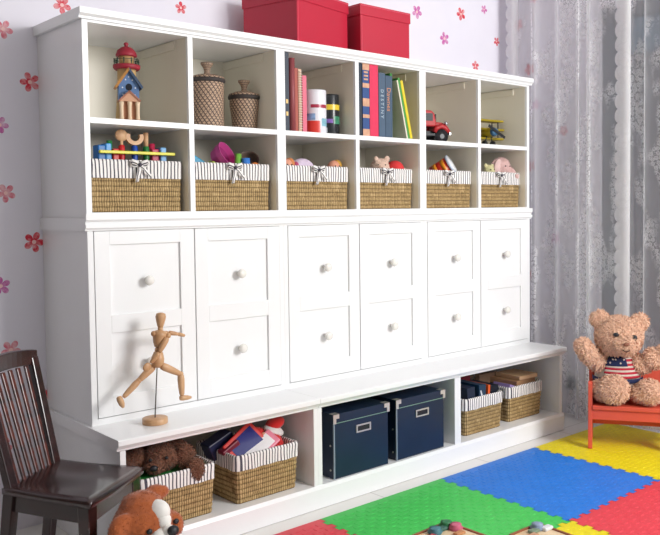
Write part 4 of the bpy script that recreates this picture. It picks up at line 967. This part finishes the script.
for i, j, c, lab in ((-1, 0, 'red', 'red foam puzzle mat tile left of the green one'), (0, 0, 'green', 'green foam puzzle mat tile with the wooden puzzle boards on it'), (1, 0, 'blue', 'blue foam puzzle mat tile in the middle of the floor'),
   (2, 0, 'yellow', 'yellow foam puzzle mat tile beneath the red bench'), (0, -1, 'yellow', 'yellow foam puzzle mat tile whose corner shows at the bottom edge'), (1, -1, 'red', 'red foam puzzle mat tile at the right edge of the photo'), (2, -1, 'green', 'green foam puzzle mat tile behind the red one')):
    if (i, j) == (2, -1): continue
    x0, y0 = MX+i*TS, MY-TS+j*TS
    ed = {'S': j == 0, 'N': j == -1, 'E': i < (1 if j else 2), 'W': i > (0 if j else -1)}
    o = obj('foam_mat_tile', mat_tile_mesh(x0, y0, ed), cols[c]); tag(o, lab, 'foam mat', 'foam puzzle mat tiles')

# wooden puzzle boards
PLY_ = mat_wood('puzzle_plywood', '#d8b890', '#ecd6b4', .5, (6, 3, 1))
def board(x, y, rz, w_, d, lab, pieces):
    e = thing('puzzle_board', lab, 'puzzle', (x, y, 0.0140), rz=rz, group='wooden puzzle boards on the green mat')
    obj('board', bx(0, w_, -d, 0, 0, .006), PLY_, e, bevel=.001)
    bm = N(); m_ = G('board_edge', '#9a5a3a', .5)
    for r in ((-.008, w_+.008, 0, .008), (-.008, w_+.008, -d-.008, -d), (-.008, 0, -d, 0), (w_, w_+.008, -d, 0)): box(bm, *r, 0, .010)
    obj('raised_border', bm, m_, e)
    for (px, py, col, cn, k, H) in pieces:
        if k == 0: obj('puzzle_piece', lathe(N(), [(0, .006), (.022, .006), (.026, .012), (.018, .020), (.020, .024), (.008, H), (0, H)], c=(px, py, 0), n=9), G(cn, col, .5), e, True)
        else: obj('puzzle_piece', bx(px-.02, px+.02, py-.012, py+.012, .006, H), G(cn, col, .5), e, bevel=.004)
board(.735, -.640, .02, .19, .22, 'wooden puzzle board with small green and pink pieces at the bottom edge', [(.165, -.02, '#2f7a4c', 'piece_green', 0, .026), (.13, -.03, '#3f6a5c', 'piece_teal', 1, .018), (.172, -.055, '#d46a86', 'piece_pink', 0, .022), (.10, -.03, '#4a7f8c', 'piece_sea', 0, .022), (.15, -.09, '#c88a5a', 'piece_tan', 1, .014), (.06, -.05, '#b04a4a', 'piece_rust', 1, .016)])
board(1.000, -.852, -.03, .13, .15, 'smaller wooden puzzle board with blue grey pieces beside the yellow tile', [(.10, -.02, '#8fa0bc', 'piece_grey_blue', 0, .028), (.118, -.045, '#e4e6ea', 'piece_white', 1, .018), (.07, -.03, '#7a8c74', 'piece_sage', 1, .016), (.04, -.05, '#c89a7a', 'piece_clay', 1, .014)])

# ================================================================ SOCKET, CURTAINS
e = thing('wall_socket', 'grey plug in a white wall socket low behind the curtain', 'socket', (WX, -.060, .150), rz=0)
obj('face_plate', bx(-.006, 0, -.040, .040, -.055, .075), G('plate_white', '#e6e6e8', .3), e, bevel=.002); obj('plug', bx(-.035, -.006, -.020, .020, -.015, .045), G('plug_grey', '#6f7a86', .5), e, bevel=.004)

def mat_lace():
    t = NT('sheer_lace'); uv = t.n('ShaderNodeUVMap'); out = t.out; t.t.nodes.remove(t.b)
    sp = t.n('ShaderNodeSeparateXYZ', {0: uv.outputs[0]})
    def florets(scale, seed):
        mp = t.n('ShaderNodeMapping', {'Vector': uv.outputs[0], 'Location': (seed, seed*2, 0)})
        v = t.n('ShaderNodeTexVoronoi', {'Vector': mp.outputs[0], 'Scale': scale, 'Randomness': .75}, voronoi_dimensions='2D')
        d = v.outputs[0]; ring = t.math('LESS_THAN', t.math('ABSOLUTE', t.math('SUBTRACT', d, .33)), .11); return t.math('MAXIMUM', ring, t.math('LESS_THAN', d, .13))
    mp = t.n('ShaderNodeMapping', {'Vector': uv.outputs[0], 'Scale': (1.1, .45, 1)})
    n1 = t.n('ShaderNodeTexNoise', {'Vector': mp.outputs[0], 'Scale': 9., 'Detail': 2.}, noise_dimensions='2D')
    n2 = t.n('ShaderNodeTexNoise', {'Vector': uv.outputs[0], 'Scale': 110., 'Detail': 2.}, noise_dimensions='2D')
    colm = t.math('MULTIPLY', t.math('SINE', t.math('MULTIPLY', sp.outputs[0], 2*PI/.17)), .07)
    area_ = t.math('MULTIPLY', t.math('SUBTRACT', t.math('ADD', n1.outputs[0], colm), .49), 9, clamp=True)
    k = t.math('MULTIPLY', t.math('MAXIMUM', florets(46., 0), t.math('MULTIPLY', t.math('GREATER_THAN', n2.outputs[0], .52), .7)), area_)
    border = t.math('LESS_THAN', sp.outputs[0], .012)
    bord2 = t.math('MULTIPLY', t.math('LESS_THAN', sp.outputs[0], .085), .9)
    k = t.math('MAXIMUM', t.math('MAXIMUM', k, bord2), border)
    al = t.math('MULTIPLY_ADD', k, .50, .40, clamp=True)
    dif = t.n('ShaderNodeBsdfDiffuse', {'Color': (.96, .96, .97, 1)}); tr = t.n('ShaderNodeBsdfTranslucent', {'Color': (.98, .98, .99, 1)})
    mx = t.n('ShaderNodeMixShader', {0: .45, 1: dif, 2: tr}); tp = t.n('ShaderNodeBsdfTransparent')
    fin = t.n('ShaderNodeMixShader', {0: al, 1: tp, 2: mx}); t.set(out, 'Surface', fin.outputs[0]); return t.m
LACE = mat_lace(); HEM = mat('lace_hem_white', '#f0f0f4', .8, 200, .08)
def smooth_path(pts, step=.006):
    """Catmull-Rom through (y, x) plan points"""
    P = [Vector(p) for p in pts]; P = [2*P[0]-P[1]]+P+[2*P[-1]-P[-2]]; out = []
    for i in range(1, len(P)-2):
        n = max(2, int((P[i+1]-P[i]).length/step))
        for k in range(n):
            s = k/n; a, b, c, d = P[i-1], P[i], P[i+1], P[i+2]
            out.append(.5*((2*b)+(c-a)*s+(2*a-5*b+4*c-d)*s*s+(3*b-a-3*c+d)*s**3))
    out.append(P[-2]); return out
def curtain(pts, lab, z0, z1, seed):
    e = thing('lace_curtain', lab, 'curtain', (0, 0, 0))
    path = smooth_path(pts); L = [0]
    for a, b in zip(path, path[1:]): L.append(L[-1]+(b-a).length)
    nz = 420; per = .066
    bm = N(); uv = bm.loops.layers.uv.new('UVMap'); grid = []
    for j in range(nz+1):
        z = z0+(z1-z0)*j/nz; row = []; f = (z1-z)/(z1-z0)
        for i, p in enumerate(path):
            y, x = p.x, p.y; sway = .012*f*math.sin(L[i]*9+seed+f*2)
            if L[i] < .05: y += (.016*abs(math.sin(PI*z/per))**.7)*(1-L[i]/.05)
            row.append(bm.verts.new((x+sway*.5, y+sway*.4, z)))
        grid.append(row)
    for j in range(nz):
        for i in range(len(path)-1):
            fc = bm.faces.new((grid[j][i], grid[j][i+1], grid[j+1][i+1], grid[j+1][i]))
            for l, (a, b) in zip(fc.loops, ((i, j), (i+1, j), (i+1, j+1), (i, j+1))): l[uv].uv = (L[a], z0+(z1-z0)*b/nz+seed)
    edge = [v[0].co.copy() for v in grid]
    ln = obj('lace_panel', bm, LACE, e, True)
    obj('scalloped_edge', tube(N(), edge, .0022, 5), HEM, e, True)
    return e
# plan points as (y, x): left curtain hangs over the corner and flower wallpaper
A = [(.300, 2.43), (.255, 2.405), (.215, 2.45), (.165, 2.455), (.13, 2.40), (.10, 2.39), (.09, 2.43), (.06, 2.455), (.02, 2.455), (-.01, 2.41), (-.035, 2.39), (-.028, 2.43), (-.05, 2.455), (-.11, 2.45), (-.14, 2.40), (-.165, 2.385), (-.15, 2.425), (-.165, 2.455), (-.19, 2.44), (-.200, 2.40), (-.225, 2.385), (-.215, 2.42), (-.25, 2.45), (-.33, 2.455), (-.37, 2.45), (-.42, 2.46)]
curtain(A, 'sheer lace curtain with scalloped edge, nearest the cubby shelves', .012, 2.55, .3)
B = [(-.372, 2.40), (-.395, 2.385), (-.420, 2.38), (-.440, 2.39), (-.430, 2.41), (-.405, 2.42), (-.420, 2.435), (-.455, 2.43), (-.48, 2.435), (-.505, 2.41), (-.515, 2.385), (-.508, 2.41), (-.52, 2.43), (-.57, 2.435), (-.60, 2.40), (-.62, 2.38), (-.605, 2.41), (-.63, 2.43), (-.70, 2.43), (-.74, 2.39), (-.78, 2.43), (-.9, 2.43), (-.95, 2.39), (-1.0, 2.43), (-1.15, 2.42)]
curtain(B, 'sheer lace curtain with scalloped edge in front of the window', .030, 2.55, 5.1)
